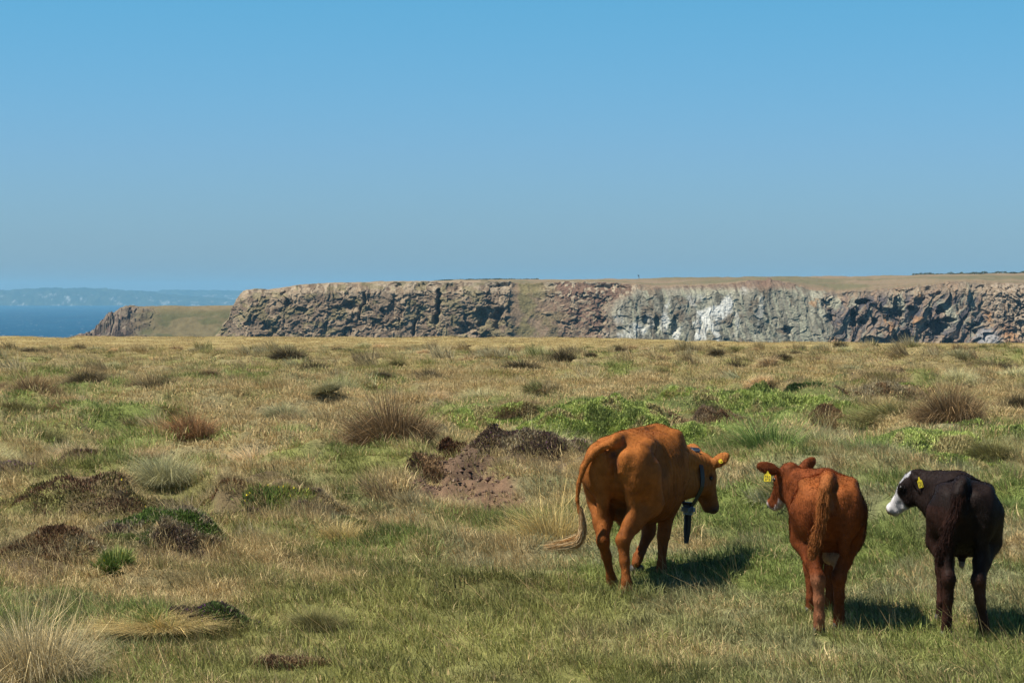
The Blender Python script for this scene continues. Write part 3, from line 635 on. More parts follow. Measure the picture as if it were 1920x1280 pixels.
def build_cliff():
    D0, DS = 800.0, 1020.0
    us = np.linspace(372, 2090, 1730)
    vz = np.concatenate([np.linspace(-60.5, -20, 10, endpoint=False), np.linspace(-20, 0, 150, endpoint=False) ])
    nface = 260; nplat = 60
    u = us[:, None]
    zr = EYE + (HY - np.interp(us, *zip(*RIM))) / F * (D0 + 12)
    zr = zr + (fbm(us / 9, us * 0, 4, 4) - .5) * 1.5
    zs = EYE + (HY - np.interp(us, *zip(*SKYL))) / F * DS
    t = np.concatenate([np.linspace(0, .12, 8, endpoint=False), np.linspace(.12, 1, nface - 8)])
    zlo = -17.5
    Z = np.where(t[None] < .12, -60.5 + (zlo + 60.5) * (t[None] / .12), zlo + (np.maximum(zr, -60.4)[:, None] - zlo) * ((t[None] - .12) / .88))
    Z = np.where(zr[:, None] < zlo, np.minimum(-60.5 + (zr[:, None] + 60.5) * t[None], zr[:, None]), Z)
    X = (u - 960) / F * D0 + 0 * Z
    py = HY - (Z - EYE) / D0 * F
    U = u + 0 * Z
    # zones
    gw = (fbm(X / 5, Z / 5, 225, 3) - .5) * 60; gully = sstep(948, 975, U + gw * .4) * (1 - sstep(1000, 1050, U - (py - 530) * .8 + gw))
    slab = sstep(1120, 1190, U + (fbm(X / 8, Z / 8, 2, 2) - .5) * 60) * (1 - sstep(1520, 1560, U + (fbm(X / 7, Z / 7, 3, 3) - .5) * 70)) * sstep(534, 560, py + np.clip(1240 - U, -60, 80) * -.25 + (fbm(X / 6, Z / 6, 6, 3) - .5) * 24)
    jag = sstep(1530, 1580, U) * (1 - sstep(1830, 1880, U)); scree = sstep(1835, 1875, U + (py - 580) * -.3)
    brown = 1 - sstep(950, 975, U); mixz = sstep(1000, 1040, U) * (1 - sstep(1130, 1200, U))
    # displacement towards the camera, metres
    wx = (fbm(X / 6, Z / 6, 210, 3) - .5) * 4; wz = (fbm(X / 5 + 9, Z / 5, 212, 3) - .5) * 4; X0, Z0 = X, Z; X = X + wx; Z = Z + wz
    b1, e1 = cells(X / 9 + fbm(X / 10, Z / 10, 9, 2), Z / 13, 21, 1.6)
    b2, e2 = cells(X / 3.2 + b1, Z / 4.2 + .6 * fbm(X / 4, Z / 4, 8, 2), 22, 1.8)
    b3, e3 = cells(X / 1.3 + b2, Z / 1.4, 23, 1.8)
    js = (X * .8 - Z * .6); jt = (X * .6 + Z * .8)
    j1, je = cells(js / 3.0, jt / 11, 31, 2.2); j2, _ = cells(js / 1.2 + j1, jt / 5, 32, 2.0)
    rk = .9 * b1 + .40 * b2 + .12 * b3 - .8 + 1.6 * (fbm(X / 1.2, Z / 1.0, 48, 3) - .5) + 6 * (fbm(X / 22, Z / 30, 44, 3) - .5)
    jg = 1.7 * j1 + .7 * j2 + .8 * b1 + .12 * b3 - 1.9
    sl = 1.1 * fbm(X / 1.3 + Z * .12, Z / 9, 51, 4) + .5 * b1 + .2 * b3 + 3 * fbm(X / 16, Z / 25, 46, 2) + .3 * b2 - 2.6
    gl = 1.6 * fbm(X / 4, Z / 4, 61, 4) - 2.2
    sc_ = -1.5 + 3 * fbm(X / 8, Z / 8, 62, 3) + 1.1 * b3 + .7 * cells(X / .8, Z / .7, 63)[0]
    X, Z = X0, Z0
    fine = .45 * (fbm(X / .9, Z / .8, 214, 3) - .5) + .3 * (np.abs(fbm(X / 3.4, Z / 3.0, 216, 3) - .5) * 2) + 3.6 * (np.abs(fbm(X / 15, Z / 20, 218, 3, .45) - .5) * 2) - 1.5 - 1.1 * sstep(.58, .68, fbm((X + wx) / 4.2 + Z * .08, (Z + wz) / 3.2, 220, 4, .6))
    w = np.stack([brown * (1 - gully), mixz * (1 - slab), slab, jag * (1 - slab), gully, scree]); w = w + 1e-4; w = w / w.sum(0)
    disp = fine * (1 - .92 * w[4]) * (1 - .7 * w[2]) - .6 + w[0] * rk + w[1] * (rk * .7) + w[2] * sl + w[3] * jg + w[4] * gl + w[5] * sc_
    # vertical chimneys in the brown wall
    for cu, wd, lo, hi, dep in [(820, 3, 542, 608, 6), (679, 2.5, 550, 600, 3), (775, 2, 598, 628, 4), (533, 3, 545, 575, 3), (905, 9, 580, 612, 4), (870, 12, 606, 626, 3), (935, 8, 578, 620, 4), (655, 12, 565, 582, 3)]:
        cc = cu + 16 * (fbm(Z / 3, Z * 0 + cu, 70, 2) - .5)
        disp = disp - dep * np.exp(-((U - cc) / wd) ** 2) * sstep(lo - 4, lo + 4, py) * (1 - sstep(hi - 4, hi + 4, py))
    for cu, cy, rx, ry, dep in [(1600, 590, 8, 10, 5), (1690, 632, 16, 12, 6), (1755, 615, 20, 16, 6), (1710, 577, 9, 6, 5), (1765, 583, 9, 7, 5), (1620, 565, 14, 6, 4), (1690, 590, 6, 9, 5), (1600, 608, 7, 7, 4), (1618, 604, 6, 6, 4), (1770, 640, 12, 8, 5), (1825, 622, 8, 6, 4), (1775, 600, 14, 5, 4), (1640, 603, 5, 9, 4), (1475, 618, 12, 8, 2), (1210, 600, 5, 10, 2), (1265, 610, 7, 20, 2), (1230, 605, 7, 16, 2)]:
        r = np.hypot((U - cu) / rx, (py - cy) / ry) + (fbm(X / 1.6, Z / 1.6, 73, 3) - .5) * 1.2
        disp = disp - dep * (1 - sstep(.6, 1.1, r))
    ease = 1 - 1.0 * sstep(.93, 1, t)[None]
    zz = np.maximum(Z, -25)
    Y = D0 + (zz - 5) * .62 + 4 + 5 * sstep(.86, 1, t)[None] ** 1.5 - disp * ease + 2 * w[4]
    endc = 1 - sstep(400, 470, U); Y = Y + endc * 22                                     # the face turns away at the seaward end
    FX = X + (fbm(X / 2, Z / 2, 90, 2) - .5) * 1.2
    # colours
    tan = np.array((.27, .20, .125)); drk = np.array((.135, .095, .062)); mid = np.array((.19, .138, .088)); pale = np.array((.36, .29, .195))
    green = np.array((.17, .15, .065)); earth = np.array((.17, .105, .07)); slate = np.array((.215, .195, .14)); teal = np.array((.27, .26, .18)); white = np.array((.60, .585, .50))
    n1 = fbm(X / 5, Z / 5, 101, 4); n2 = fbm(X / 1.2, Z / 1.2, 103, 3); n3 = fbm(X / .6, Z / .6, 105, 2); vs = fbm((X + Z * .25) / 1.1, Z / 12, 107, 4)
    mx = lambda a, b, k: a * (1 - k[..., None]) + b * k[..., None]
    cb = mx(mx(mid + 0 * n1[..., None], drk, sstep(.45, .62, n1)), tan, sstep(.50, .66, b2 * .5 + n2 * .5)); cb = mx(cb, pale, sstep(570, 530, py) * sstep(.42, .6, n2) * .8); cb = mx(cb, green, sstep(.55, .65, fbm(X / 4, Z / 2.5, 111, 3)) * .5)
    cm = mx(mx(earth + 0 * n1[..., None], tan, sstep(.48, .6, n2)), drk, sstep(.5, .65, n1) * .6); cm = mx(cm, pale, sstep(.5, .6, n2) * sstep(585, 545, py) * (U < 1210) * .9)
    cs = mx(mx(slate + 0 * n1[..., None], teal, sstep(.42, .6, vs)), mid * .8, sstep(.54, .68, n1) * .75); cs = mx(cs, np.array((.33, .31, .22)), sstep(.56, .70, fbm(X / 2 + 4, Z / 9, 113, 3)) * .8)
    cs = mx(cs, slate * .45, sstep(.58, .70, fbm((X + Z * .3) / 1.5, Z / 7, 117, 3)) * .8); cs = mx(cs, earth * 1.1, sstep(548, 534, py) * .8 * (U > 1200) * (U < 1500))
    wn = (fbm(X / 2.5, Z / 4, 115, 4) - .5) * 1.9
    wh = 0 * U
    for a, b, rx, ry, s in [(1345, 583, 24, 24, 1), (1322, 590, 14, 22, 1), (1362, 574, 14, 18, .7), (1325, 628, 12, 20, 1), (1348, 615, 14, 20, .7), (1390, 545, 8, 8, .3), (1190, 622, 26, 16, .5), (1218, 615, 10, 22, .5), (1250, 600, 8, 34, .55), (1168, 600, 12, 16, .35), (1275, 625, 8, 16, .5), (1385, 605, 7, 30, .45), (1300, 560, 26, 14, .3), (1140, 628, 16, 12, .35), (1425, 590, 6, 40, .25)]:
        r = np.hypot((U + (py - 580) * .2 - a) / rx, (py - b) / ry); wh = np.maximum(wh, s * (1 - sstep(.45, 1.1, r + wn)))
    cs = mx(cs, white, np.clip(wh * (.55 + .9 * sstep(.38, .6, fbm((X + Z * .3) / 1.4, Z / 3, 230, 3))), 0, 1))
    cj = mx(mx(np.array((.15, .125, .105)) + 0 * n1[..., None], np.array((.085, .075, .075)), sstep(.45, .58, n1)), slate * 1.1, sstep(.53, .66, fbm(js / 2, jt / 9, 121, 3))); cj = mx(cj, tan, sstep(565, 540, py) * .7)
    cj = mx(cj, np.array((.27, .18, .11)), sstep(.5, .62, j2 * .6 + n2 * .4) * .6)
    org = 0 * U
    for a, b, rx, ry in [(1855, 595, 7, 14), (1720, 600, 14, 8), (1668, 620, 7, 18), (1560, 640, 12, 10), (1880, 640, 14, 12), (1728, 556, 6, 7), (1530, 568, 9, 9), (1660, 600, 6, 9), (1885, 628, 20, 9)]:
        r = np.hypot((U - a) / rx, (py - b) / ry); org = np.maximum(org, 1 - sstep(.5, 1.1, r + (n3 - .5) * 1.8 + (n2 - .5)))
    cj = mx(cj, teal * 1.15, np.clip((1 - sstep(.4, 1.1, np.hypot((U - 1690) / 10, (py - 575) / 32) + wn * .6)) + (1 - sstep(.4, 1.1, np.hypot((U - 1782 - (py - 590) * .5) / 14, (py - 590) / 30) + wn * .6)) + (1 - sstep(.4, 1.1, np.hypot((U - 1825) / 9, (py - 560) / 28) + wn * .6)) + (1 - sstep(.4, 1.1, np.hypot((U - 1565) / 16, (py - 570) / 14) + wn)), 0, 1) * .8)
    cg = mx(np.array((.22, .155, .095)) + 0 * n1[..., None], np.array((.17, .14, .065)), sstep(.45, .65, n1))
    csc = mx(mx(np.array((.36, .28, .19)) + 0 * n1[..., None], mid, sstep(.48, .62, n3)), earth, sstep(.5, .66, n1) * sstep(590, 620, py))
    silver = (1 - sstep(.5, 1.1, np.hypot((U - 1845) / 28, (py - 634) / 18) + (n3 - .5)))
    C = sum(wk[..., None] * ck for wk, ck in zip(w, (cb, cm, cs, cj, cg, csc)))
    C = mx(C, np.array((.42, .22, .09)), org * .6); C = mx(C, np.array((.36, .36, .35)), silver * .6)
    C = C * (.66 + .4 * n3)[..., None]
    # plateau from the rim back to the skyline and down behind it
    s = np.linspace(0, 1.6, nplat + 1)[1:]
    kk = np.hanning(181); kk /= kk.sum(); smo = lambda v: np.convolve(np.pad(v, 90, mode='edge'), kk, 'valid')
    Yr = Y[:, -1:]; dec = np.exp(-s * 14)[None]; Ys = smo(Y[:, -1])[:, None]; Yp = Ys + (DS - Ys) * s[None] + (Yr - Ys) * dec
    zsm = smo(zr)[:, None]; zsm = np.where(us[:, None] < 476, zr[:, None], zsm)
    Zp = zsm + (zs[:, None] - zsm) * np.minimum(s, 1)[None] ** .9 + (zr[:, None] - zsm) * dec - np.maximum(s - 1, 0)[None] * 14 + (fbm(us[:, None] / 22, s[None] * 5, 131, 3) - .5) * .8 * np.minimum(s * 6, 1)[None]
    Zp = np.where(zr[:, None] < -15, np.minimum(Zp, zr[:, None]), Zp)
    Xp = X[:, -1:] * (1 + (Yp / Yr - 1) * .98)
    pn = fbm(Xp / 30, Yp / 45, 133, 4); pn2 = fbm(Xp / 14, Yp / 20, 135, 3)
    Cp = mx(mx(np.array((.20, .15, .088)) + 0 * pn[..., None], np.array((.135, .118, .06)), sstep(.45, .6, pn)), np.array((.20, .14, .085)), np.clip(sstep(.5, .62, pn2) * .5 + (1 - sstep(0, .18, s))[None] * .7, 0, 1))
    rock = (us < 900)[:, None] & (s[None] < .75); Cp = np.where(rock[..., None], mx(Cp, tan, 0 * pn + .7), Cp)
    Xa = np.hstack([FX, Xp]); Ya = np.hstack([Y, Yp]); Za = np.hstack([Z, Zp]); Ca = np.concatenate([C, Cp], 1)
    me = mesh("far_cliff", np.stack([Xa, Ya, Za], -1).reshape(-1, 3), [grid_faces(len(us), Xa.shape[1])], smooth=True, mat=material("cliff_rock", rough=.95, spec=.1, bump=(1.5, .35), noise=[(1.2, .75, 1.25)]))
    setcol(me, 'col', Ca.reshape(-1, 3)); o = tag(link("far_cliff", me), kind='structure')
    return us, zs, DS

def build_headland():
    us = np.linspace(80, 480, 520); ss = np.linspace(0, 1.25, 260); D = 1150.0
    prof = [(80, 660), (125, 645), (140, 632), (165, 625), (180, 616), (195, 604), (212, 588), (228, 576), (240, 573), (270, 574), (310, 572), (350, 574), (430, 572), (480, 571)]
    U, S = np.meshgrid(us, ss, indexing='ij')
    X = (U - 960) / F * D
    zt = EYE + (HY - np.interp(U, *zip(*prof))) / F * D
    run = 150
    Y = D - run * (1 - S)
    rocky = np.clip((1 - sstep(215, 300, U + (fbm(X / 7, Y / 12, 4, 3) - .5) * 90 - (1 - S) * 110)), 0, 1)
    k = np.clip(1 - S, 0, 1)
    c1, _ = cells(X / 6, Y / 9, 5, 2); c2, _ = cells(X / 2.2 + c1, Y / 3.5, 6, 2)
    Z = zt - (zt + 61) * k ** 1.25 * 1.0 + rocky * (4.0 * (c1 - .5) + 2.2 * (c2 - .5)) * np.clip(k * 8, .25, 1) + (fbm(X / 12, Y / 18, 8, 4) - .5) * 5 * np.clip(k * 3, .1, 1)
    Z = Z - np.maximum(S - 1, 0) * 60
    Z = np.maximum(Z, -60.6)
    n1 = fbm(X / 10, Y / 14, 11, 4); n2 = fbm(X / 2, Y / 3, 12, 3)
    mx = lambda a, b, kk: a * (1 - kk[..., None]) + b * kk[..., None]
    C = mx(np.array((.125, .10, .048)) + 0 * X[..., None], np.array((.085, .08, .034)), sstep(.4, .6, n1)); C = mx(C, np.array((.20, .145, .07)), sstep(.85, 1, S) * .7)
    R = mx(np.array((.20, .155, .105)) + 0 * X[..., None], np.array((.11, .075, .055)), sstep(.42, .6, n2)); C = mx(C, R, rocky) * (.8 + .4 * n2)[..., None]
    me = mesh("headland", np.stack([X, Y, Z], -1).reshape(-1, 3), [grid_faces(len(us), len(ss))], smooth=False, mat=material("headland_rock", rough=.95, spec=.1, bump=(1.2, .4)))
    setcol(me, 'col', C.reshape(-1, 3)); tag(link("headland", me), kind='structure')

def build_hedge(us, zs, DS):
    hm = material("hedge_leaves", rough=.9, spec=.1)
    for a, b, hh, lab in [(1710, 2085, 1.0, "long dark hedge along the clifftop skyline at the right"), (815, 1010, .45, "low dark green hedge on the clifftop skyline above the brown cliff")]:
        n = int((b - a) * 26); u = rng.uniform(a, b, n); keep = rng.uniform(0, 1, n) < .3 + .9 * fbm(u / 14, u * 0, 3, 3); u = u[keep]; n = len(u)
        x = (u - 960) / F * DS; y = DS + rng.uniform(-2, 2, n); hx = hh * np.clip(2.4 * fbm(u / 9, u * 0, 5, 4) - .5, .15, 1.3)
        z = np.interp(u, us, zs) + hx * rng.uniform(-.3, .85, n) - .15
        ln = rng.uniform(.2, .55, n)
        c = np.array((.075, .085, .035)) * rng.uniform(.5, 1.5, (n, 1))
        p = blades(np.stack([x, y, z], 1), rng.uniform(0, 2 * pi, n), rng.uniform(0, 1.4, n), ln, ln * .7, rng.uniform(0, .5, n), c)
        o = link("hedge", blade_mesh("hedge", [p], hm)); tag(o, lab, 'hedge')

# ------------------------------------------------------------------ bodies: a smooth implicit surface meshed on a grid
class Body:
    def __init__(s, lo, hi, step):
        s.lo = np.array(lo, float); s.h = step; n = np.ceil((np.array(hi) - s.lo) / step).astype(int) + 1; s.n = n
        s.ax = [(s.lo[i] + step * np.arange(n[i])).astype(np.float32) for i in range(3)]
        s.F = np.full(n, .5, np.float32)
    def _box(s, lo, hi):
        a = np.clip(np.floor((np.array(lo) - s.lo) / s.h).astype(int), 0, s.n - 1); b = np.clip(np.ceil((np.array(hi) - s.lo) / s.h).astype(int) + 1, 1, s.n)
        return tuple(slice(a[i], b[i]) for i in range(3))
    def _put(s, sl, f, k, sub=False):
        X, Y, Z = np.meshgrid(s.ax[0][sl[0]], s.ax[1][sl[1]], s.ax[2][sl[2]], indexing='ij')
        d = f(X, Y, Z).astype(np.float32); A = s.F[sl]
        if sub:
            d = -d; h = np.clip(.5 - .5 * (A - d) / k, 0, 1); s.F[sl] = A * (1 - h) + d * h + k * h * (1 - h)
        else:
            h = np.clip(.5 + .5 * (A - d) / k, 0, 1); s.F[sl] = A * (1 - h) + d * h - k * h * (1 - h)
    def cone(s, a, b, ra, rb, k=.03):
        a = np.array(a, float); b = np.array(b, float); m = max(ra, rb) + k + .03; ab = b - a; L2 = ab @ ab + 1e-9
        def f(X, Y, Z):
            t = np.clip(((X - a[0]) * ab[0] + (Y - a[1]) * ab[1] + (Z - a[2]) * ab[2]) / L2, 0, 1)
            return np.sqrt((X - a[0] - t * ab[0]) ** 2 + (Y - a[1] - t * ab[1]) ** 2 + (Z - a[2] - t * ab[2]) ** 2) - (ra + (rb - ra) * t)
        s._put(s._box(np.minimum(a, b) - m, np.maximum(a, b) + m), f, k)
    def chain(s, pts, k=.03):
        for (a, ra), (b, rb) in zip(pts[:-1], pts[1:]): s.cone(a, b, ra, rb, k)
    def ell(s, c, r, k=.03, R=None, sub=False):
        c = np.array(c, float); r = np.array(r, float); m = r.max() + k + .03; R = np.eye(3) if R is None else np.array(R)   # rows: axes
        def f(X, Y, Z):
            p = [(X - c[0]) * R[i][0] + (Y - c[1]) * R[i][1] + (Z - c[2]) * R[i][2] for i in range(3)]
            k0 = np.sqrt(sum((p[i] / r[i]) ** 2 for i in range(3))); k1 = np.sqrt(sum((p[i] / r[i] ** 2) ** 2 for i in range(3))) + 1e-6
            return k0 * (k0 - 1) / k1
        s._put(s._box(c - m, c + m), f, k, sub)
    def torso(s, tab, k=.04, n=2.25):
        tab = np.array(tab, float); xs = tab[:, 0]; fx = np.linspace(xs[0], xs[-1], 300)
        def smooth(v):
            q = np.interp(fx, xs, v); kk = np.hanning(31); kk /= kk.sum(); return np.convolve(np.pad(q, 15, mode='edge'), kk, 'valid')
        top, bot, w, yc = (smooth(tab[:, i]) for i in (1, 2, 3, 4))
        def f(X, Y, Z):
            t = np.interp(X, fx, top); b = np.interp(X, fx, bot); ww = np.interp(X, fx, w); yy = np.interp(X, fx, yc)
            zc = b + (t - b) * .46; hh = np.where(Z > zc, t - zc, zc - b)
            q = (np.abs((Y - yy) / ww) ** n + np.abs((Z - zc) / hh) ** n) ** (1 / n)
            d = (q - 1) * np.minimum(ww, hh)
            return np.maximum(d, np.maximum(xs[0] - X, X - xs[-1]))
        w2 = tab[:, 3].max() + .15
        s._put(s._box((xs[0] - .08, -w2, tab[:, 2].min() - .1), (xs[-1] + .08, w2, tab[:, 1].max() + .1)), f, k)
    def extract(s):
        Fv = s.F; ins = Fv < 0; n = s.n
        c = [Fv[i:n[0] - 1 + i, j:n[1] - 1 + j, k:n[2] - 1 + k] for i in (0, 1) for j in (0, 1) for k in (0, 1)]
        cnt = sum((q < 0).astype(np.int8) for q in c); act = (cnt > 0) & (cnt < 8)
        I = np.argwhere(act); vals = np.stack([q[act] for q in c], 1)
        off = np.array([(i, j, k) for i in (0, 1) for j in (0, 1) for k in (0, 1)], float)
        acc = np.zeros((len(I), 3)); m = np.zeros(len(I))
        for a in range(8):
            for b in range(a + 1, 8):
                if np.abs(off[a] - off[b]).sum() == 1:
                    va, vb = vals[:, a], vals[:, b]; x = (va < 0) != (vb < 0); t = np.where(x, va / np.where(x, va - vb, 1), 0)
                    acc += x[:, None] * (off[a] + (off[b] - off[a]) * t[:, None]); m += x
        V = s.lo + (I + acc / m[:, None]) * s.h
        idx = np.full(np.array(n) - 1, -1, np.int64); idx[act] = np.arange(len(I)); Q = []
        for ax in range(3):
            o1, o2 = [(1, 2), (2, 0), (0, 1)][ax]
            sl0 = [slice(1, n[i] - 1) for i in range(3)]; sl0[ax] = slice(0, n[ax] - 1); sl1 = list(sl0); sl1[ax] = slice(1, n[ax])
            A = ins[tuple(sl0)]; B = ins[tuple(sl1)]; ch = np.argwhere(A != B); s0 = A[A != B]
            base = ch + np.array([1 if i != ax else 0 for i in range(3)])
            def g(d1, d2):
                q = base.copy(); q[:, o1] -= d1; q[:, o2] -= d2; return idx[q[:, 0], q[:, 1], q[:, 2]]
            q = np.stack([g(1, 1), g(0, 1), g(0, 0), g(1, 0)], 1); q[~s0] = q[~s0][:, ::-1]; Q.append(q)
        Q = np.vstack(Q); Q = Q[(Q >= 0).all(1)]
        # light smoothing
        for _ in range(2):
            S = np.zeros_like(V); cn = np.zeros(len(V))
            for i in range(4):
                a, b = Q[:, i], Q[:, (i + 1) % 4]; np.add.at(S, a, V[b]); np.add.at(S, b, V[a]); np.add.at(cn, a, 1); np.add.at(cn, b, 1)
            V = V * .5 + .5 * S / np.maximum(cn, 1)[:, None]
        return V, Q

def unit(v): v = np.array(v, float); return v / np.linalg.norm(v)

def head(B, poll, f, s, L, ears):
    """f towards the muzzle, s the animal's left, L head length"""
    f = unit(f); s = unit(np.array(s) - np.dot(s, f) * f); u = np.cross(f, s); R = np.array([f, s, u]); poll = np.array(poll, float); q = L / .50
    W_ = lambda x, y, z: poll + q * (x * f + y * s + z * u)
    B.ell(W_(.06, 0, -.085), q * np.array((.13, .105, .115)), .03 * q, R)
    B.ell(W_(.15, 0, -.05), q * np.array((.11, .108, .07)), .03 * q, R)
    B.cone(W_(.13, 0, -.075), W_(.41, 0, -.085), .086 * q, .058 * q, .03)
    for y in (-1, 1):
        B.ell(W_(.15, .045 * y, -.155), q * np.array((.13, .045, .10)), .03 * q, R)
        B.ell(W_(.165, .092 * y, -.045), q * np.array((.035, .025, .028)), .02 * q, R)
    B.cone(W_(.16, 0, -.205), W_(.41, 0, -.145), .05 * q, .036 * q, .03)
    B.ell(W_(.445, 0, -.09), q * np.array((.062, .077, .060)), .025 * q, R)
    B.ell(W_(.43, 0, -.15), q * np.array((.05, .05, .03)), .02 * q, R)
    for y in (-1, 1): B.ell(W_(.495, .045 * y, -.078), q * np.array((.022, .015, .02)), .008, R, sub=True)
    for y in (-1, 1): B.ell(W_(.17, .112 * y, -.048), q * np.array((.02, .014, .016)), .01, R, sub=True)
    for base, tip, nrm, wd in ears:
        if L > .45: B.cone((np.array(base) + np.array(tip)) / 2, np.array(base) + 1.04 * (np.array(tip) - np.array(base)), .024, .012, .02)
        base = np.array(base, float); tip = np.array(tip, float); d = unit(tip - base); L2 = np.linalg.norm(tip - base)
        nr = unit(np.array(nrm) - np.dot(nrm, d) * d); sd = np.cross(nr, d); Re = np.array([d, sd, nr]); c = (base + tip) / 2
        B.ell(c + d * .01, (L2 * .56, wd, .021), .02, Re)
        B.cone(base - d * .03, base + d * .05, .026 * q, .03, .03)
        B.ell(c + d * .025 + nr * .026, (L2 * .42, wd * .72, .020), .012, Re, sub=True)
    return W_, R, q

def frame(px, py, th):
    x, y = gpos(px, py); return x, y, radians(th)

def local_at(fr, px, py, L):
    Ox, Oy, t = fr; a = (px - 960) / F; b = (py - HY) / F
    D = (L + Ox * sin(t) + Oy * cos(t)) / (a * sin(t) + cos(t))
    return np.array((L, -(a * D - Ox) * cos(t) + (D - Oy) * sin(t), EYE - b * D))

def small(name, V, faces, mat, parent, smooth=True):
    me = mesh(name, V, faces, smooth=smooth, mat=mat); return link(name, me, parent)

def blob(c, r, R=None, nu=14, nv=9):
    """ellipsoid mesh data"""
    R = np.eye(3) if R is None else np.array(R); V = []
    for i in range(nv + 1):
        for j in range(nu):
            a, b = pi * i / nv, 2 * pi * j / nu; p = np.array((cos(a), sin(a) * cos(b), sin(a) * sin(b))) * r; V.append(np.array(c) + p @ R)
    q = [(i * nu + j, i * nu + (j + 1) % nu, (i + 1) * nu + (j + 1) % nu, (i + 1) * nu + j) for i in range(nv) for j in range(nu)]
    return V, [q]

def hoof(parent, c, yaw, s, mat, tilt=0.0):
    """a cloven hoof: two claws"""
    V, Q = [], []
    for sd in (-1, 1):
        rings = [(0, .040, .026), (.030, .036, .023), (.062, .026, .018)]; b0 = len(V); n = 10
        for z, rx, ry in rings:
            for j in range(n):
                a = 2 * pi * j / n; x = rx * cos(a) + .018 - z * .35; y = ry * sin(a) + sd * .025; V.append((x * s, y * s, z * s))
        for i in range(2): Q += [(b0 + i * n + j, b0 + i * n + (j + 1) % n, b0 + (i + 1) * n + (j + 1) % n, b0 + (i + 1) * n + j) for j in range(n)]
        V.append((.015 * s, sd * .025 * s, 0)); V.append((0, sd * .025 * s, .066 * s)); k = len(V)
        for j in range(n): Q += [(k - 2, b0 + (j + 1) % n, b0 + j, b0 + j)]; Q += [(k - 1, b0 + 2 * n + j, b0 + 2 * n + (j + 1) % n, b0 + 2 * n + j)]
    T = [q[:3] for q in Q if len(set(q)) == 3]; Qd = [q for q in Q if len(set(q)) == 4]
    M = Matrix.Rotation(yaw, 3, 'Z') @ Matrix.Rotation(tilt, 3, 'Y')
    V = [tuple(M @ Vector(v) + Vector(c)) for v in V]
    return small("hoof", V, [Qd, T] if T else [Qd], mat, parent)

def hairs(name, P, N, flow, ln, wd, col, mat, parent, lift=.3):
    """short coat hairs lying along the flow"""
    n = len(P); fl = flow - (flow * N).sum(1, keepdims=True) * N; fl /= np.linalg.norm(fl, axis=1, keepdims=True) + 1e-6
    d = fl + N * lift + rng.normal(0, .22, (n, 3)); d /= np.linalg.norm(d, axis=1, keepdims=True)
    sd = np.cross(d, N); sd /= np.linalg.norm(sd, axis=1, keepdims=True) + 1e-6
    V = np.stack([P - N * .002 - sd * wd, P - N * .002 + sd * wd, P + d * ln[:, None]], 1).reshape(-1, 3)
    me = mesh(name, V, [np.arange(3 * n).reshape(-1, 3)], mat=mat); setcol(me, 'col', np.repeat(col, 3, axis=0)); return link(name, me, parent)

def strands(name, paths, cols, wd, mat, parent):
    """long hairs: paths (n,m,3)"""
    n, m, _ = paths.shape; sd = rng.normal(0, 1, (n, 1, 3)); sd /= np.linalg.norm(sd, axis=2, keepdims=True)
    w = (wd * (1 - np.linspace(0, 1, m) ** 2 * .85))[None, :, None]
    V = np.stack([paths - sd * w, paths + sd * w], 2).reshape(-1, 3); b = np.arange(n)[:, None] * 2 * m + np.arange(m - 1)[None] * 2; b = b.reshape(-1, 1)
    me = mesh(name, V, [b + np.array([[0, 1, 3, 2]])], mat=mat); setcol(me, 'col', np.repeat(cols, 2 * m, axis=0)); return link(name, me, parent)

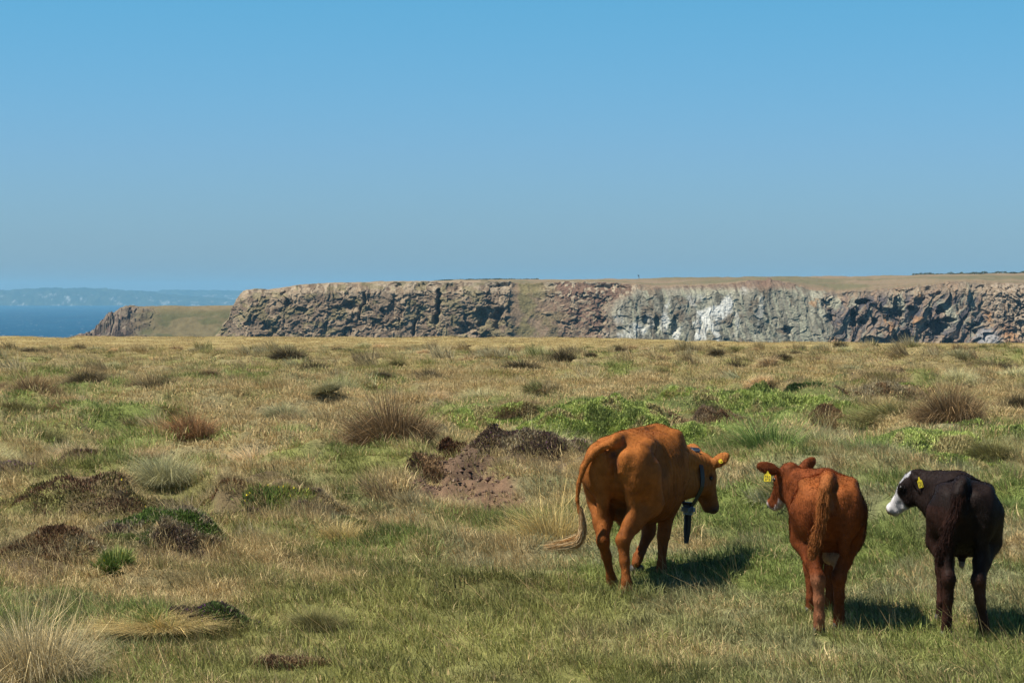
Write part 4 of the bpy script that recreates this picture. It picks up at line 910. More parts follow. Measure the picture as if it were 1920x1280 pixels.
def build_animal(spec):
    fr = spec['frame']; root = bpy.data.objects.new(spec['name'], None); COL.objects.link(root)
    gz = float(np.mean([height(fr[0] + dx, fr[1] + dy) for dx in (-.1, .1) for dy in (-.05, .9)])) - .01
    root.location = (fr[0], fr[1], 0); root.rotation_euler = (0, 0, pi / 2 - fr[2])
    tag(root, spec['label'], spec['cat'], spec.get('group'))
    B = Body((-.75, -.75 if spec['big'] else -.5, -.03), (2.35 if spec['big'] else 1.65, .75, 1.48 if spec['big'] else 1.3), spec['step'])
    spec['build'](B, spec)
    V, Q = B.extract()
    nq = np.cross(V[Q[:, 1]] - V[Q[:, 0]], V[Q[:, 2]] - V[Q[:, 0]]); top = V[Q[:, 0], 2] > V[:, 2].max() - .1
    if nq[top, 2].sum() < 0: Q = Q[:, ::-1]
    fn = np.cross(V[Q[:, 2]] - V[Q[:, 0]], V[Q[:, 3]] - V[Q[:, 1]]); vnm = np.zeros_like(V)
    for i in range(4): np.add.at(vnm, Q[:, i], fn)
    vnm /= np.linalg.norm(vnm, axis=1, keepdims=True) + 1e-9
    rib = np.sin(V[:, 0] * 2 * pi / .075 + V[:, 2] * 5) * sstep(.45, .6, V[:, 0]) * (1 - sstep(.95, 1.1, V[:, 0])) * sstep(.12, .2, np.abs(V[:, 1])) * (V[:, 2] > .55)
    crease = np.sin((V[:, 0] * .9 + np.abs(V[:, 1]) * .6) * 2 * pi / .05 + 3 * fbm(V[:, 0] * 6, V[:, 2] * 6, 5, 2)) * sstep(*spec['neck'], V[:, 0]) * (V[:, 2] > .75)
    V = V + vnm * ((noise3(V, 7, 41) - .5) * .013 + (noise3(V, 20, 43) - .5) * .007 + .0028 * rib * spec['ribs'] + .0025 * crease)[:, None] * np.clip((V[:, 2:3] - .15) * 3, .15, 1)
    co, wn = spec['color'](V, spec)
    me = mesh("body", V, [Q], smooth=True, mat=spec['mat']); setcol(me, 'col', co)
    body = link("body", me, root)
    # coat
    a, b, c = V[Q[:, 0]], V[Q[:, 1]], V[Q[:, 2]]; fn = np.cross(b - a, c - a); ar = np.linalg.norm(fn, axis=1); fn /= ar[:, None] + 1e-9
    nh = spec['hairs']; pick = rng.choice(len(Q), nh, p=ar / ar.sum()); u1, v1 = rng.uniform(0, 1, (2, nh, 1))
    Qp = Q[pick]; pt = (V[Qp[:, 0]] * (1 - u1) + V[Qp[:, 1]] * u1) * (1 - v1) + (V[Qp[:, 3]] * (1 - u1) + V[Qp[:, 2]] * u1) * v1
    cc = co[Qp[:, 0]] * rng.uniform(.55, 1.6, (nh, 1)); N = fn[pick]
    flow = np.tile(np.array((-.75, 0, -.65)), (nh, 1)); flow[:, 1] += rng.normal(0, .2, nh)
    ln = spec['hair_len'] * rng.uniform(.5, 1.3, nh); ln[wn[Qp[:, 0]] > .5] *= .35
    hairs("coat_hair", pt, N, flow, ln, .0016, cc, spec['mat'], body, spec.get('lift', .25))
    spec['extras'](root, body, spec)
    return root

def limb(B, hip, joints, k=.035):
    B.chain([(hip[0], hip[1])] + joints, k)

def cow_build(B, S):
    B.torso([(-.20, 1.12, 1.02, .05, 0), (-.15, 1.20, .92, .13, 0), (-.04, 1.27, .80, .19, 0), (.12, 1.315, .70, .235, 0), (.30, 1.325, .62, .265, 0), (.50, 1.305, .555, .295, 0), (.75, 1.29, .49, .325, 0),
             (1.0, 1.29, .49, .31, 0), (1.2, 1.325, .53, .255, 0), (1.35, 1.31, .58, .20, 0), (1.48, 1.22, .66, .14, -.02), (1.56, 1.12, .75, .06, -.03)], .05, 2.3)
    B.ell((.0, 0, 1.275), (.20, .036, .05), .03); B.ell((.70, 0, 1.28), (.7, .026, .05), .03)      # spine
    for y in (-1, 1):
        B.ell((.17, .205 * y, 1.195), (.10, .05, .05), .10)                                    # hook bones
        B.ell((-.185, .105 * y, 1.14), (.045, .036, .045), .04)                                    # pin bones
        B.ell((-.02, .19 * y, 1.02), (.19, .105, .22), .06)
        B.cone((-.13, .11 * y, 1.08), (-.05, .13 * y, .64), .085, .045, .08)                    # back of the thigh
        B.ell((1.18, .19 * y, 1.0), (.17, .09, .27), .08)                                       # shoulder
    for y in (-1, 1): B.ell((.38, .300 * y, 1.09), (.15, .055, .12), .10, sub=True)              # flank hollow
    B.ell((-.215, 0, .93), (.07, .022, .22), .045, sub=True); B.ell((-.235, .0, 1.155), (.05, .035, .05), .03, sub=True)
    # hind legs (left pushed back, right carrying), fore legs (left lifted)
    B.chain([((.05, .17, .98), .185), ((.20, .20, .74), .13), ((.0, .150, .58), .078), ((-.10, .118, .43), .050), ((-.02, .11, .30), .037), ((.08, .10, .12), .033), ((.12, .10, .07), .040), ((.15, .10, .04), .040)], .035)
    B.cone((.02, .14, .68), (-.13, .112, .45), .05, .030, .03); B.ell((-.105, .115, .44), (.042, .034, .06), .04)
    B.chain([((.02, -.165, .98), .18), ((.14, -.20, .74), .13), ((-.06, -.12, .58), .078), ((-.17, -.07, .45), .056), ((-.185, -.09, .28), .039), ((-.205, -.11, .12), .036), ((-.19, -.111, .07), .043), ((-.17, -.111, .04), .042)], .035)
    B.cone((-.06, -.14, .70), (-.205, -.075, .47), .05, .030, .03); B.ell((-.18, -.072, .455), (.052, .044, .062), .03)
    B.chain([((1.14, -.18, .88), .13), ((1.05, -.165, .68), .088), ((1.00, -.125, .43), .052), ((.985, -.12, .37), .050), ((.93, -.118, .14), .034), ((.93, -.116, .08), .041), ((.955, -.116, .04), .042)], .035)
    B.chain([((1.18, .15, .88), .13), ((1.20, .10, .66), .090), ((1.18, .06, .42), .060), ((1.15, .055, .37), .053), ((.97, .075, .235), .037), ((.90, .082, .19), .041), ((.86, .092, .14), .040)], .035)
    B.ell((.25, 0, .60), (.17, .10, .09), .07)                                                 # udder
    for y in (-.04, .04): B.cone((.26, y, .55), (.26, y, .49), .018, .012, .02)
    # neck turned to the right
    B.chain([((1.15, 0, 1.12), .15), ((1.45, -.13, 1.01), .12), ((1.72, -.32, .93), .085)], .07)
    B.chain([((1.2, 0, .85), .22), ((1.45, -.11, .80), .16), ((1.70, -.30, .76), .10)], .07)
    B.ell((1.45, -.08, .62), (.14, .04, .10), .07)
    B.ell((1.35, -.03, .56), (.12, .06, .09), .06)
    f, s = S['head_f'], S['head_s']
    S['W'], S['R'], S['q'] = head(B, S['poll'], f, s, .50, [((1.73, -.37, .935), (1.66, -.535, 1.03), (.9, .1, -.3), .060), ((1.82, -.26, 1.0), (1.88, -.12, 1.08), (.9, .3, -.1), .07)])
    # tail
    B.chain([((.02, 0, 1.26), .042), ((-.12, 0, 1.25), .038), ((-.19, .03, 1.235), .033)], .05)
    T = [(-.19, .03, 1.235), (-.225, .085, 1.215), (-.245, .135, 1.185), (-.25, .185, 1.13), (-.25, .240, 1.044), (-.25, .283, .908), (-.25, .295, .772), (-.25, .275, .674), (-.25, .245, .60), (-.25, .245, .55)]
    rad = [.033, .031, .030, .027, .024, .021, .018, .016, .015, .010]
    B.chain([(p, r) for p, r in zip(T, rad)], .012)

def noise3(V, sc, s):
    return (fbm(V[:, 0] * sc + 3, V[:, 2] * sc, s, 3) + fbm(V[:, 1] * sc + 9, V[:, 2] * sc + 4, s + 1, 3)) / 2

def mixc(c, t, k): return c * (1 - k[:, None]) + np.array(t) * k[:, None]

def head_co(V, S):
    return ((V - np.array(S['poll'])) / S['q']) @ np.array(S['R']).T

def cow_color(V, S):
    n = noise3(V, 9, 3); n2 = noise3(V, 45, 7)
    c = np.tile(np.array((.275, .092, .020)), (len(V), 1)) * (.82 + .36 * sstep(.3, .7, n))[:, None] * (.88 + .24 * n2)[:, None]
    c = mixc(c, (.15, .042, .011), sstep(1.30, 1.6, V[:, 0]) * .75)
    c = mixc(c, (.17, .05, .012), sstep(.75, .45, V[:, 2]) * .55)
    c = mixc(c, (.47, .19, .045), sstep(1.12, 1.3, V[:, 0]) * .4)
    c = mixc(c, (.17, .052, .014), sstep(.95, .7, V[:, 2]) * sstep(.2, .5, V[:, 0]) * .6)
    h = head_co(V, S); inhead = (h[:, 0] > -.02) & (V[:, 0] > 1.6) & (V[:, 1] < -.05)
    c = mixc(c, (.06, .035, .028), inhead * sstep(.40, .47, h[:, 0]))
    c = mixc(c, (.10, .03, .014), inhead * (1 - sstep(.02, .05, np.hypot(np.hypot(h[:, 0] - .165, np.abs(h[:, 1]) - .10), h[:, 2] + .045))) * .8)
    c = mixc(c, (.13, .048, .028), (1 - sstep(.01, .055, np.hypot(V[:, 1] + .015, (V[:, 2] - 1.07) * .45))) * (V[:, 0] < -.08) * .6)
    c = mixc(c, (.07, .03, .02), (1 - sstep(.008, .04, np.hypot(V[:, 1] - .01, (V[:, 2] - 1.15) * .8))) * (V[:, 0] < -.1) * .9)
    c = mixc(c, (.40, .22, .14), ((V[:, 0] > .1) & (V[:, 0] < .42) & (V[:, 2] < .58) & (np.abs(V[:, 1]) < .11)) * .6)
    c = mixc(c, (.46, .26, .12), (V[:, 2] < .09) * .5)
    wn = inhead * sstep(.36, .44, h[:, 0])
    return c, wn

def eye_parts(parent, S, side):
    W_, R, q = S['W'], S['R'], S['q']
    V, Fq = blob(W_(.168, .102 * side, -.047), q * .021, None); o = small("eye", V, Fq, S['eye'], parent); return o

def cow_extras(root, body, S):
    dark = S['hoofm']
    for c, yw, tl in [((.15, .10, -.015), 0, 0), ((-.17, -.111, -.015), -.1, 0), ((.955, -.116, -.015), -.1, 0)]: hoof(root, c, yw, 1.05, dark)
    hoof(root, (.885, .10, .115), -.25, 1.15, dark, tilt=2.15)
    for sd in (-1, 1): eye_parts(root, S, sd)
    # blond hair at the end of the tail, streaming left in the wind
    n = 1000; t = np.linspace(0, 1, 9)
    key = np.array([(-.25, .272, .72), (-.25, .250, .60), (-.25, .250, .50), (-.25, .275, .445), (-.25, .33, .425), (-.25, .39, .412), (-.25, .46, .400), (-.25, .53, .388), (-.25, .60, .378)])
    L = rng.uniform(.35, 1.0, n); s0 = rng.uniform(0, .25, n); P = np.zeros((n, 9, 3))
    fan = rng.normal(0, 1, (n, 3)) * np.array((.022, .012, .020))
    for j in range(9):
        s = s0 + L * t[j] * (1 - s0); 
        for a in range(3): P[:, j, a] = np.interp(s, np.linspace(0, 1, 9), key[:, a]) + fan[:, a] * np.interp(s, [0, .12, .45, .8, 1], [.5, .8, 1.15, .8, .9])
    ph = rng.uniform(0, 6.28, (n, 1)); P[:, :, 2] += .008 * np.sin(ph + t[None] * 9) * t; P[:, :, 0] += .006 * np.cos(ph + t[None] * 8); P += rng.normal(0, .0015, P.shape)
    cl = np.array((.46, .25, .09)) * rng.uniform(.6, 1.3, (n, 1)); cl[rng.uniform(0, 1, n) < .5] = np.array((.60, .44, .24)); cl *= rng.uniform(.7, 1.2, (n, 1))
    strands("tail_switch", P, cl, .0018, S['mat'], root)
    # yellow button tag in the right ear
    c = np.array((1.667, -.470, .975)); nrm = unit((-.8, -.25, .25)); a = unit(np.cross(nrm, (0, 0, 1))); b = np.cross(nrm, a); V = []
    for z in (0, .006):
        for j in range(16): V.append(c + nrm * (z + .012) + .020 * (a * cos(2 * pi * j / 16) + b * sin(2 * pi * j / 16)))
    q = [(j, (j + 1) % 16, 16 + (j + 1) % 16, 16 + j) for j in range(16)]
    me = mesh("ear_tag", V, [q, [tuple(range(16, 32))]], mat=S['yellow']); tg = link("ear_tag", me, root)
    Vb, Fb = blob(c + nrm * .018, .007, None, 8, 5); small("rivet", Vb, Fb, S['orange'], tg)
    # grazing collar: strap round the neck, solar box on top, unit and loose strap end below
    cr = bpy.data.objects.new("collar", None); COL.objects.link(cr); cr.parent = root
    nd = unit((.86, -.50, -.02)); top = local_at(S['frame'], 1296, 848, 1.62); bot = local_at(S['frame'], 1291, 955, 1.60)
    cen = (top + bot) / 2; up = unit(top - bot); sd = unit(np.cross(nd, up)); H = np.linalg.norm(top - bot) / 2; V = []; N = 40
    for j in range(N):
        a = 2 * pi * j / N; wdt = .150 if True else 0; yy = sin(a) * (.155 if cos(a) > -.2 else .155 * max(.35, 1 + (cos(a) + .2) * .7)); p = cen + up * H * cos(a) + sd * yy; o = unit(up * cos(a) * .5 + sd * sin(a))
        for e1, e2 in ((-.024, 0), (.024, 0), (.024, .006), (-.024, .006)): V.append(p + nd * e1 + o * e2)
    q = [(j * 4 + k, j * 4 + (k + 1) % 4, ((j + 1) % N) * 4 + (k + 1) % 4, ((j + 1) % N) * 4 + k) for j in range(N) for k in range(4)]
    small("neck_strap", V, [q], S['black'], cr, smooth=False)
    def box(name, c, ax, half, mat, bev=.012):
        bx = bpy.data.meshes.new(name)
        import bmesh
        bm = bmesh.new(); bmesh.ops.create_cube(bm, size=2)
        for v in bm.verts: v.co = Vector(np.array(c) + sum(v.co[i] * half[i] * np.array(ax[i]) for i in range(3)))
        bmesh.ops.recalc_face_normals(bm, faces=bm.faces)
        bmesh.ops.bevel(bm, geom=list(bm.edges), offset=bev, segments=3, affect='EDGES'); bm.to_mesh(bx); bm.free(); bx.materials.append(mat); return link(name, bx, cr)
    box("collar_box", top + up * .018, (nd, sd, up), (.055, .075, .020), S['bluegrey'], .012)
    box("collar_panel", top + up * .040, (nd, sd, up), (.040, .058, .003), S['black'], .001)
    b2 = bot + up * .0
    box("collar_unit", b2, (nd, sd, up), (.045, .072, .048), S['bluegrey'], .03)
    box("unit_buckle", b2 + up * .052, (nd, sd, up), (.032, .045, .012), S['black'], .004)
    end = local_at(S['frame'], 1287.5, 1019, 1.60); a0 = b2 - up * .035
    for o_ in (-1, 1):
        V = []
        for j in range(7):
            t_ = j / 6; p = a0 + (end - a0) * t_ + sd * o_ * (.016 * (1 - t_) + .003) + nd * (.010 * sin(t_ * 3) * o_)
            for e1, e2 in ((-.016, -.006), (.016, -.006), (.016, .006), (-.016, .006)): V.append(p + (sd * .45 + nd * .9) * e1 + unit(np.cross(up, sd * .45 + nd * .9)) * e2)
        q = [(j * 4 + k, j * 4 + (k + 1) % 4, (j + 1) * 4 + (k + 1) % 4, (j + 1) * 4 + k) for j in range(6) for k in range(4)] + [(24, 25, 26, 27), (3, 2, 1, 0)]
        small("loose_strap", V, [q], S['black'], cr, smooth=False)

def calf_legs(B, S):
    for j in S['legs']: B.chain(j, .03)
    for a, b, ra, rb in S['cones']: B.cone(a, b, ra, rb, .03)

def calf1_build(B, S):
    B.torso([(-.15, 1.00, .88, .04, 0), (-.11, 1.07, .78, .11, 0), (-.02, 1.115, .66, .175, -.005), (.12, 1.140, .58, .215, -.01), (.30, 1.135, .49, .255, -.02), (.50, 1.11, .43, .290, -.03), (.68, 1.07, .42, .285, -.03), (.85, 1.05, .45, .24, -.02),
             (.98, 1.04, .50, .19, 0), (1.09, 1.0, .57, .12, -.02), (1.15, .95, .65, .05, 0)], .05, 2.3)
    B.ell((.0, .01, 1.125), (.16, .04, .04), .05)
    for y in (-1, 1):
        B.ell((.14, .175 * y, 1.06), (.08, .045, .04), .08); B.ell((-.12, .085 * y, 1.01), (.04, .04, .04), .05)
        B.ell((.0, .155 * y, .88), (.16, .095, .20), .06); B.cone((-.10, .09 * y, .96), (-.03, .11 * y, .58), .07, .04, .06)
        B.ell((.90, .165 * y - .03, .82), (.14, .08, .22), .08)
    B.ell((.30, .255, .9), (.11, .04, .10), .07, sub=True); B.ell((.30, -.265, .9), (.11, .03, .10), .07, sub=True)
    B.chain([((.04, .14, .86), .15), ((.14, .165, .66), .105), ((-.02, .115, .50), .062), ((-.12, .085, .385), .050), ((-.125, .082, .24), .038), ((-.12, .079, .12), .037), ((-.11, .079, .05), .044)], .03)
    B.cone((-.02, .12, .60), (-.145, .088, .40), .042, .027, .03); B.ell((-.125, .086, .39), (.045, .042, .055), .03)
    B.chain([((.10, -.14, .86), .15), ((.24, -.165, .66), .105), ((.12, -.11, .50), .062), ((.04, -.072, .385), .050), ((.08, -.078, .24), .038), ((.115, -.081, .12), .037), ((.125, -.081, .05), .044)], .03)
    B.cone((.10, -.12, .60), (.02, -.075, .40), .042, .027, .03); B.ell((.035, -.073, .39), (.045, .042, .055), .03)
    B.chain([((.92, .11, .74), .11), ((.90, .10, .56), .072), ((.92, .085, .37), .046), ((.92, .08, .33), .045), ((.91, .078, .12), .031), ((.92, .077, .05), .040)], .03)
    B.chain([((.92, -.13, .74), .11), ((.92, -.11, .56), .072), ((.94, -.08, .37), .046), ((.95, -.075, .33), .045), ((.95, -.07, .12), .031), ((.96, -.07, .05), .040)], .03)
    B.ell((.18, -.02, .52), (.09, .06, .06), .05)
    B.chain([((.85, -.02, 1.0), .13), ((1.02, .12, .99), .10), ((1.15, .215, 1.03), .075)], .07)
    B.chain([((.90, -.02, .78), .17), ((1.03, .10, .82), .13), ((1.15, .20, .90), .095)], .07)
    S['W'], S['R'], S['q'] = head(B, S['poll'], S['head_f'], S['head_s'], .40, [((1.10, .33, 1.08), (1.05, .475, 1.13), (.9, .2, -.1), .052), ((1.17, .135, 1.10), (1.20, .035, 1.165), (.9, .2, -.1), .048)])
    T = [(.05, .015, 1.12), (-.12, .028, 1.10), (-.165, .04, 1.06), (-.17, .055, .95), (-.175, .070, .80), (-.18, .10, .68), (-.185, .115, .60)]
    B.chain([(p, r) for p, r in zip(T, [.044, .040, .036, .034, .031, .024, .014])], .035)

def calf1_color(V, S):
    n = noise3(V, 10, 13); n2 = noise3(V, 45, 17)
    c = np.tile(np.array((.155, .040, .011)), (len(V), 1)) * (.72 + .56 * sstep(.3, .7, n))[:, None] * (.85 + .3 * n2)[:, None]
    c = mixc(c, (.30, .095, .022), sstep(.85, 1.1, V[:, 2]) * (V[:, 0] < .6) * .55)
    c = mixc(c, (.30, .10, .028), (1 - sstep(.03, .07, np.abs(V[:, 1] - np.interp(V[:, 2], [.5, .8, 1.1], [.12, .07, .03])))) * (V[:, 0] < -.13) * (V[:, 2] > .52) * .9)
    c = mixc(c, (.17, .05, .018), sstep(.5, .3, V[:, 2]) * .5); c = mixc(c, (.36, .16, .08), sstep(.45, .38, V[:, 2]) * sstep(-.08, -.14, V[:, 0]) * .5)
    h = head_co(V, S); ih = (h[:, 0] > -.05) & (V[:, 0] > 1.0) & (V[:, 2] < 1.05)
    muz = ih * sstep(.435, .455, h[:, 0] + (noise3(V, 30, 5) - .5) * .06); c = mixc(c, (.34, .28, .25), muz); c = mixc(c, (.05, .035, .03), ih * sstep(.465, .485, h[:, 0]))
    c = mixc(c, (.34, .28, .25), ih * sstep(.28, .33, h[:, 0]) * (h[:, 2] < -.165) * .9)
    c = mixc(c, (.45, .33, .22), ((np.abs(V[:, 1] + .02) < .06) & (V[:, 2] < .56) & (V[:, 2] > .43) & (V[:, 0] > .05) & (V[:, 0] < .32)) * .6)
    c = mixc(c, (.20, .09, .05), (1 - sstep(.01, .035, np.hypot(V[:, 1] + .005, (V[:, 2] - .93) * .5))) * (V[:, 0] < -.05) * .6)
    return c, muz

def calf2_build(B, S):
    B.torso([(-.14, 1.01, .90, .04, .03), (-.10, 1.075, .80, .10, .02), (-.02, 1.12, .68, .165, .01), (.12, 1.130, .62, .205, 0), (.30, 1.115, .56, .235, -.01), (.50, 1.10, .52, .262, -.02), (.66, 1.09, .51, .255, -.02), (.82, 1.10, .54, .215, 0),
             (.94, 1.08, .58, .17, .02), (1.03, 1.01, .64, .11, .03), (1.08, .95, .70, .05, .03)], .05, 2.3)
    B.ell((.0, .02, 1.12), (.16, .035, .04), .05)
    for y in (-1, 1):
        B.ell((.13, .165 * y, 1.05), (.07, .045, .04), .08); B.ell((-.11, .08 * y + .01, 1.015), (.04, .04, .04), .05)
        B.ell((.0, .145 * y, .90), (.15, .09, .19), .06); B.cone((-.09, .09 * y, .97), (-.03, .12 * y, .60), .065, .04, .06)
        B.ell((.86, .14 * y, .84), (.13, .075, .21), .08)
    B.ell((.30, .245, .93), (.10, .035, .10), .07, sub=True); B.ell((.30, -.25, .93), (.10, .03, .10), .07, sub=True)
    B.chain([((.06, .135, .88), .145), ((.16, .17, .68), .10), ((.02, .14, .54), .060), ((-.07, .12, .425), .047), ((-.04, .125, .28), .036), ((-.005, .13, .13), .033), ((.01, .132, .05), .041)], .03)
    B.cone((.0, .145, .64), (-.095, .123, .44), .04, .026, .03); B.ell((-.075, .121, .43), (.042, .038, .05), .03)
    B.chain([((.04, -.135, .88), .145), ((.14, -.165, .68), .10), ((-.01, -.115, .54), .060), ((-.10, -.083, .425), .047), ((-.08, -.10, .28), .036), ((-.045, -.125, .13), .033), ((-.03, -.137, .05), .041)], .03)
    B.cone((-.02, -.125, .64), (-.125, -.087, .44), .04, .026, .03); B.ell((-.105, -.085, .43), (.042, .038, .05), .03)
    B.chain([((.86, .12, .76), .10), ((.86, .13, .60), .066), ((.88, .125, .42), .044), ((.88, .125, .38), .043), ((.86, .13, .14), .030), ((.87, .132, .05), .038)], .03)
    B.chain([((.86, -.13, .76), .10), ((.84, -.15, .60), .066), ((.84, -.16, .42), .044), ((.84, -.165, .38), .043), ((.80, -.165, .14), .030), ((.81, -.165, .05), .038)], .03)
    B.chain([((.45, 0, .53), .03), ((.38, .005, .47), .022)], .03)
    B.chain([((.82, .02, 1.02), .11), ((.96, .15, 1.015), .090), ((1.08, .28, 1.045), .072)], .07)
    B.chain([((.86, .03, .84), .15), ((.98, .15, .87), .115), ((1.08, .26, .92), .09)], .07)
    S['W'], S['R'], S['q'] = head(B, S['poll'], S['head_f'], S['head_s'], .385, [((1.0, .32, 1.065), (.93, .26, .975), (-.6, .5, .1), .050), ((1.19, .37, 1.05), (1.30, .34, 1.02), (.3, .5, -.3), .045)])
    T = [(.05, .025, 1.11), (-.11, .043, 1.09), (-.155, .06, 1.04), (-.16, .085, .92), (-.165, .125, .80), (-.165, .155, .70), (-.165, .17, .62)]
    B.chain([(p, r) for p, r in zip(T, [.044, .040, .036, .034, .031, .024, .014])], .035)

def calf2_color(V, S):
    n = noise3(V, 9, 23); n2 = noise3(V, 45, 27)
    c = np.tile(np.array((.016, .010, .008)), (len(V), 1)) * (.7 + .6 * n)[:, None] * (.8 + .4 * n2)[:, None]
    c = mixc(c, (.048, .020, .013), sstep(.58, .34, V[:, 2]) * (.5 + .5 * sstep(.4, .6, noise3(V, 6, 3))))
    c = mixc(c, (.04, .017, .011), (V[:, 0] < -.12) * sstep(1.0, .8, V[:, 2]) * (V[:, 1] > .03) * .6)
    c = mixc(c, (.035, .014, .009), (V[:, 1] > .14) * (V[:, 2] < .95) * (V[:, 0] < .4) * .45)
    h = head_co(V, S); ih = (h[:, 0] > -.06) & (V[:, 0] > .93) & (V[:, 1] > .15)
    w = (noise3(V, 22, 5) - .5) * .05
    white = np.maximum(sstep(.235, .265, h[:, 0] + w + h[:, 2] * .22), sstep(-.05, -.03, h[:, 2] + w - np.abs(h[:, 1]) * .30 + .012) * (h[:, 0] < .4) * (np.abs(h[:, 1]) < .085) * (h[:, 0] > .0))
    white = white * ih; c = mixc(c, (.50, .48, .47), white * sstep(.1, .3, h[:, 0])); c = mixc(c, (.30, .29, .29), white * (1 - sstep(.1, .3, h[:, 0])))
    c = mixc(c, (.32, .25, .22), ih * sstep(.45, .475, h[:, 0])); c = mixc(c, (.04, .03, .03), ih * sstep(.488, .50, h[:, 0]))
    c = mixc(c, (.012, .009, .008), ih * (1 - sstep(.025, .045, np.hypot(h[:, 0] - .17, h[:, 2] + .05))) * (white < .5))
    c = mixc(c, (.20, .16, .12), ((V[:, 2] < .5) & (V[:, 0] > .3) & (V[:, 0] < .46) & (np.abs(V[:, 1]) < .06)) * .9)
    return c, white * sstep(.3, .4, h[:, 0])

def tag_shape(S, root, c, nrm, upv, w, h):
    nrm = unit(nrm); up = unit(np.array(upv) - np.dot(upv, nrm) * nrm); a = np.cross(up, nrm); c = np.array(c)
    pts = [(-.5, 0), (-.5, -.62), (-.42, -.7), (.42, -.7), (.5, -.62), (.5, 0), (.22, .14), (.14, .36), (0, .44), (-.14, .36), (-.22, .14)]
    V = [c + a * x * w + up * y * h + nrm * z for z in (0, .004) for x, y in pts]; n = len(pts)
    me = mesh("ear_tag", V, [[(j, (j + 1) % n, n + (j + 1) % n, n + j) for j in range(n)], [tuple(range(n))[::-1], tuple(range(n, 2 * n))]], mat=S['yellow']); tg = link("ear_tag", me, root)
    Q, Vs = [], []
    for (x0, y0, x1, y1) in [(-.36, -.08, -.30, -.30), (-.36, -.08, -.18, -.12), (-.10, -.08, -.04, -.30), (.02, -.08, .08, -.30), (.02, -.26, .18, -.30), (.26, -.08, .32, -.30),
                             (-.32, -.38, -.24, -.62), (-.12, -.38, -.05, -.62), (-.12, -.38, .08, -.43), (.16, -.38, .36, -.43), (.16, -.57, .36, -.62), (.29, -.38, .36, -.62)]:
        b = len(Vs); Vs += [c + a * x * w + up * y * h + nrm * .0055 for x, y in ((x0, y0), (x0, y1), (x1, y1), (x1, y0))]; Q.append((b, b + 1, b + 2, b + 3))
    small("tag_marks", Vs, [Q], S['black'], tg, smooth=False)

def calf_extras(root, body, S):
    for c, yw in S['hooves']: hoof(root, c, yw, .95, S['hoofm'])
    for sd in (-1, 1): eye_parts(root, S, sd)
    tag_shape(S, root, *S['tagpos'])
    # bushy end of the tail
    n = 5200; m = 4; key = np.array(S['tailkey']); kk = np.linspace(0, 1, len(key)); s0 = rng.uniform(0, .8, n); Ls = rng.uniform(.04, .10, n); P = np.zeros((n, m, 3)); off = rng.normal(0, 1, (n, 3)) * np.array((.013, .017, .012))
    for j in range(m):
        s = s0 + Ls * j / (m - 1)
        for a in range(3): P[:, j, a] = np.interp(s, kk, key[:, a]) + off[:, a] * (.9 + .25 * j / m) * np.interp(s, [0, .55, 1], [.9, 1.25, .5])
    P += rng.normal(0, .002, P.shape)
    cl = np.array(S['tailcol']) * rng.uniform(.7, 1.25, (n, 1)); strands("tail_tuft", P, cl, .0015, S['mat'], root)

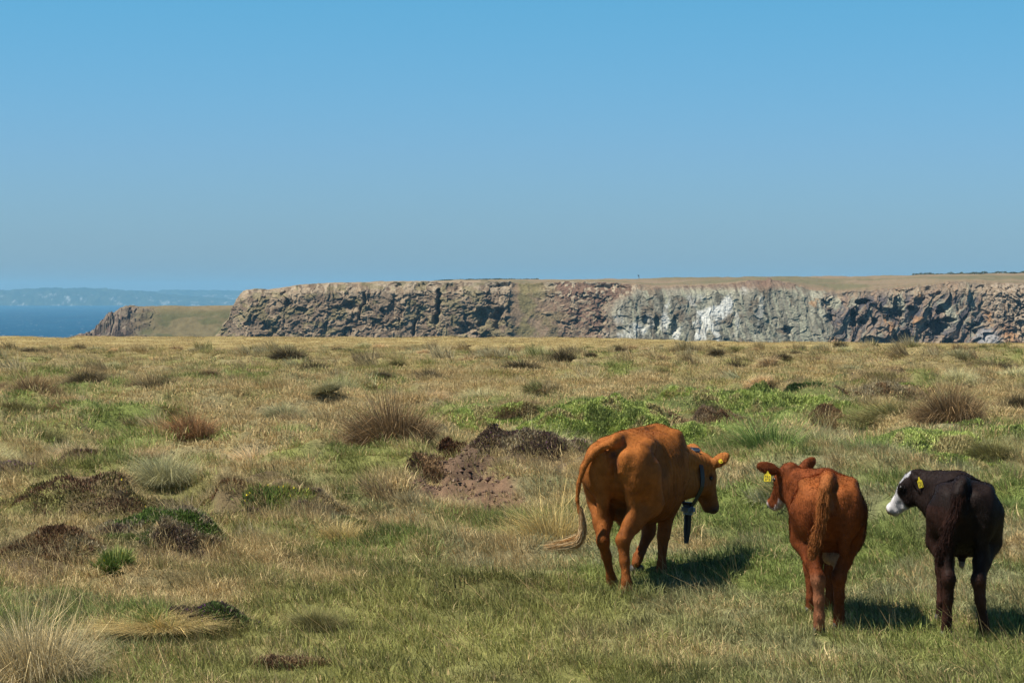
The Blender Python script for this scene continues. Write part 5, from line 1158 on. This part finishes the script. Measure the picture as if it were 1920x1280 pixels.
def build_cattle():
    coat = material("coat", rough=.7, spec=.08, bump=(90, .003), noise=[(22, .85, 1.15)])
    coatb = material("black_coat", rough=.6, spec=.07, bump=(90, .003), noise=[(22, .8, 1.2)])
    flat = lambda nm, c, r=.5, s=.4: material(nm, attr=c, rough=r, spec=s)
    M = dict(eye=flat("eye_dark", (.012, .008, .006), .3, .4), yellow=flat("yellow_tag", (.72, .55, .02), .45), orange=flat("tag_rivet", (.75, .42, .02)), black=flat("black_strap", (.018, .020, .024), .5),
             bluegrey=flat("grey_plastic", (.10, .145, .19), .4), hoofm=flat("hoof_horn", (.06, .052, .048), .6, .3))
    cow = dict(M, name="cow", cat="cow", label="large orange brown cow in a tracking collar, walking away with its tail swung left", frame=frame(1163, 1111, 18), step=.012, mat=coat, build=cow_build, color=cow_color, extras=cow_extras,
               poll=(1.775, -.335, 1.005), head_f=(.16, -.24, -.95), head_s=(.89, .42, .17), hairs=60000, neck=(1.3, 1.5), ribs=2.6, hair_len=.022, lift=.22, big=True)
    build_animal(cow)
    c1 = dict(M, name="calf", cat="calf", label="reddish brown calf seen from behind, turning its head left, yellow tag in its ear", group="calves following the cow", frame=frame(1556, 1183, 4), step=.0105, mat=coat, build=calf1_build, color=calf1_color, extras=calf_extras,
              poll=(1.165, .235, 1.13), head_f=(.50, .38, -.78), head_s=(-.52, .85, .08), hairs=44000, neck=(.92, 1.0), ribs=.6, hair_len=.024, lift=.35, big=False,
              hooves=[((-.11, .079, -.015), 0), ((.125, -.081, -.015), 0), ((.92, .077, -.015), 0), ((.96, -.07, -.015), 0)],
              tagpos=((1.045, .405, 1.055), (-.9, .25, .15), (0, 0, 1), .054, .074), tailcol=(.27, .095, .026),
              tailkey=[(-.19, .045, 1.05), (-.205, .062, .92), (-.21, .078, .80), (-.215, .105, .70), (-.215, .125, .62), (-.21, .135, .55), (-.205, .14, .50)])
    build_animal(c1)
    c2 = dict(M, name="calf", cat="calf", label="black calf with a white muzzle and white blaze, looking left, at the right border", group="calves following the cow", frame=frame(1812, 1196, 8), step=.0105, mat=coatb, build=calf2_build, color=calf2_color, extras=calf_extras,
              poll=(1.105, .33, 1.10), head_f=(.36, .58, -.73), head_s=(-.84, .53, -.02), hairs=36000, neck=(.85, .95), ribs=.6, hair_len=.020, lift=.3, big=False,
              hooves=[((.01, .132, -.015), 0), ((-.03, -.137, -.015), 0), ((.87, .132, -.015), 0), ((.81, -.165, -.015), 0)],
              tagpos=((.925, .29, 1.045), (-.93, .05, .1), (.0, .25, 1), .036, .075), tailcol=(.036, .016, .011),
              tailkey=[(-.18, .055, 1.05), (-.195, .09, .90), (-.20, .135, .78), (-.20, .165, .68), (-.195, .185, .60), (-.19, .19, .54), (-.185, .19, .48)])
    build_animal(c2)

def build_person(us, zs, DS):
    """a walker bending forward on the far skyline"""
    u = 1198; D = DS - 8; x = (u - 960) / F * D; z = float(np.interp(u, us, zs)) - .05
    root = bpy.data.objects.new("person", None); COL.objects.link(root); root.location = (x, D, z); root.rotation_euler = (0, 0, pi)
    tag(root, "tiny dark clothed walker bending forward on the clifftop skyline", "person")
    B = Body((-.7, -.4, -.02), (.9, .4, 1.8), .03)
    for y in (-1, 1):
        B.chain([((0, .09 * y, .92), .10), ((.06 * y, .10 * y, .50), .07), ((.10 * y - .02, .11 * y, .10), .045)], .04); B.cone((.10 * y - .02, .11 * y, .06), (.10 * y + .14, .11 * y, .045), .045, .035, .03)
        B.chain([((.34, .20 * y, 1.36), .07), ((.42, .24 * y, 1.08), .05), ((.55, .18 * y, .88), .038)], .03); B.ell((.59, .17 * y, .84), (.05, .03, .04), .02)
    B.chain([((0, 0, .95), .15), ((.14, 0, 1.18), .15), ((.32, 0, 1.38), .15)], .06); B.cone((.34, 0, 1.42), (.42, 0, 1.54), .06, .055, .03); B.ell((.47, 0, 1.62), (.10, .08, .12), .02)
    V, Q = B.extract(); c = np.where((V[:, 2] > .9)[:, None], np.array((.018, .03, .07)), np.array((.10, .08, .05))); c = np.where(((V[:, 2] > 1.48) & (V[:, 0] > .4))[:, None], np.array((.25, .15, .10)), c)
    m = material("clothing"); me = mesh("body", V, [Q], smooth=True, mat=m); setcol(me, 'col', c); link("body", me, root)
    Vb, Fb = blob((.05, 0, 1.34), np.array((.17, .17, .25)), Matrix.Rotation(.6, 3, 'Y').to_3x3()); pk = small("backpack", Vb, Fb, material("pack_cloth", attr=(.02, .022, .03)), root)
    Vh, Fh = blob((.46, 0, 1.67), np.array((.11, .09, .09)), None); small("hair", Vh, Fh, material("hair_dark", attr=(.03, .02, .015)), root)

def build_haze():
    m = bpy.data.materials.new("haze"); m.use_nodes = True; n = m.node_tree; n.nodes.remove(n.nodes["Principled BSDF"])
    v = n.nodes.new("ShaderNodeVolumePrincipled"); v.inputs["Density"].default_value = 6.5e-5; v.inputs["Color"].default_value = (.335, .73, 1.0, 1); v.inputs["Anisotropy"].default_value = 0
    n.links.new(v.outputs[0], n.nodes["Material Output"].inputs["Volume"])
    x, y0, y1, z0, z1 = 14500, -500, 19000, -62, 110
    V = [(-x, y0, z0), (x, y0, z0), (x, y1, z0), (-x, y1, z0), (-x, y0, z1), (x, y0, z1), (x, y1, z1), (-x, y1, z1)]
    me = mesh("haze", V, [[(0, 3, 2, 1), (4, 5, 6, 7), (0, 1, 5, 4), (1, 2, 6, 5), (2, 3, 7, 6), (3, 0, 4, 7)]], mat=m)
    tag(link("haze", me), kind='stuff')


build_ground()
build_crumbs()
build_sea()
build_coast()
cl = build_cliff()
build_headland()
build_hedge(*cl)
build_tussocks()
build_shrubs()
build_grass()
build_cattle()
build_person(*cl)
build_haze()
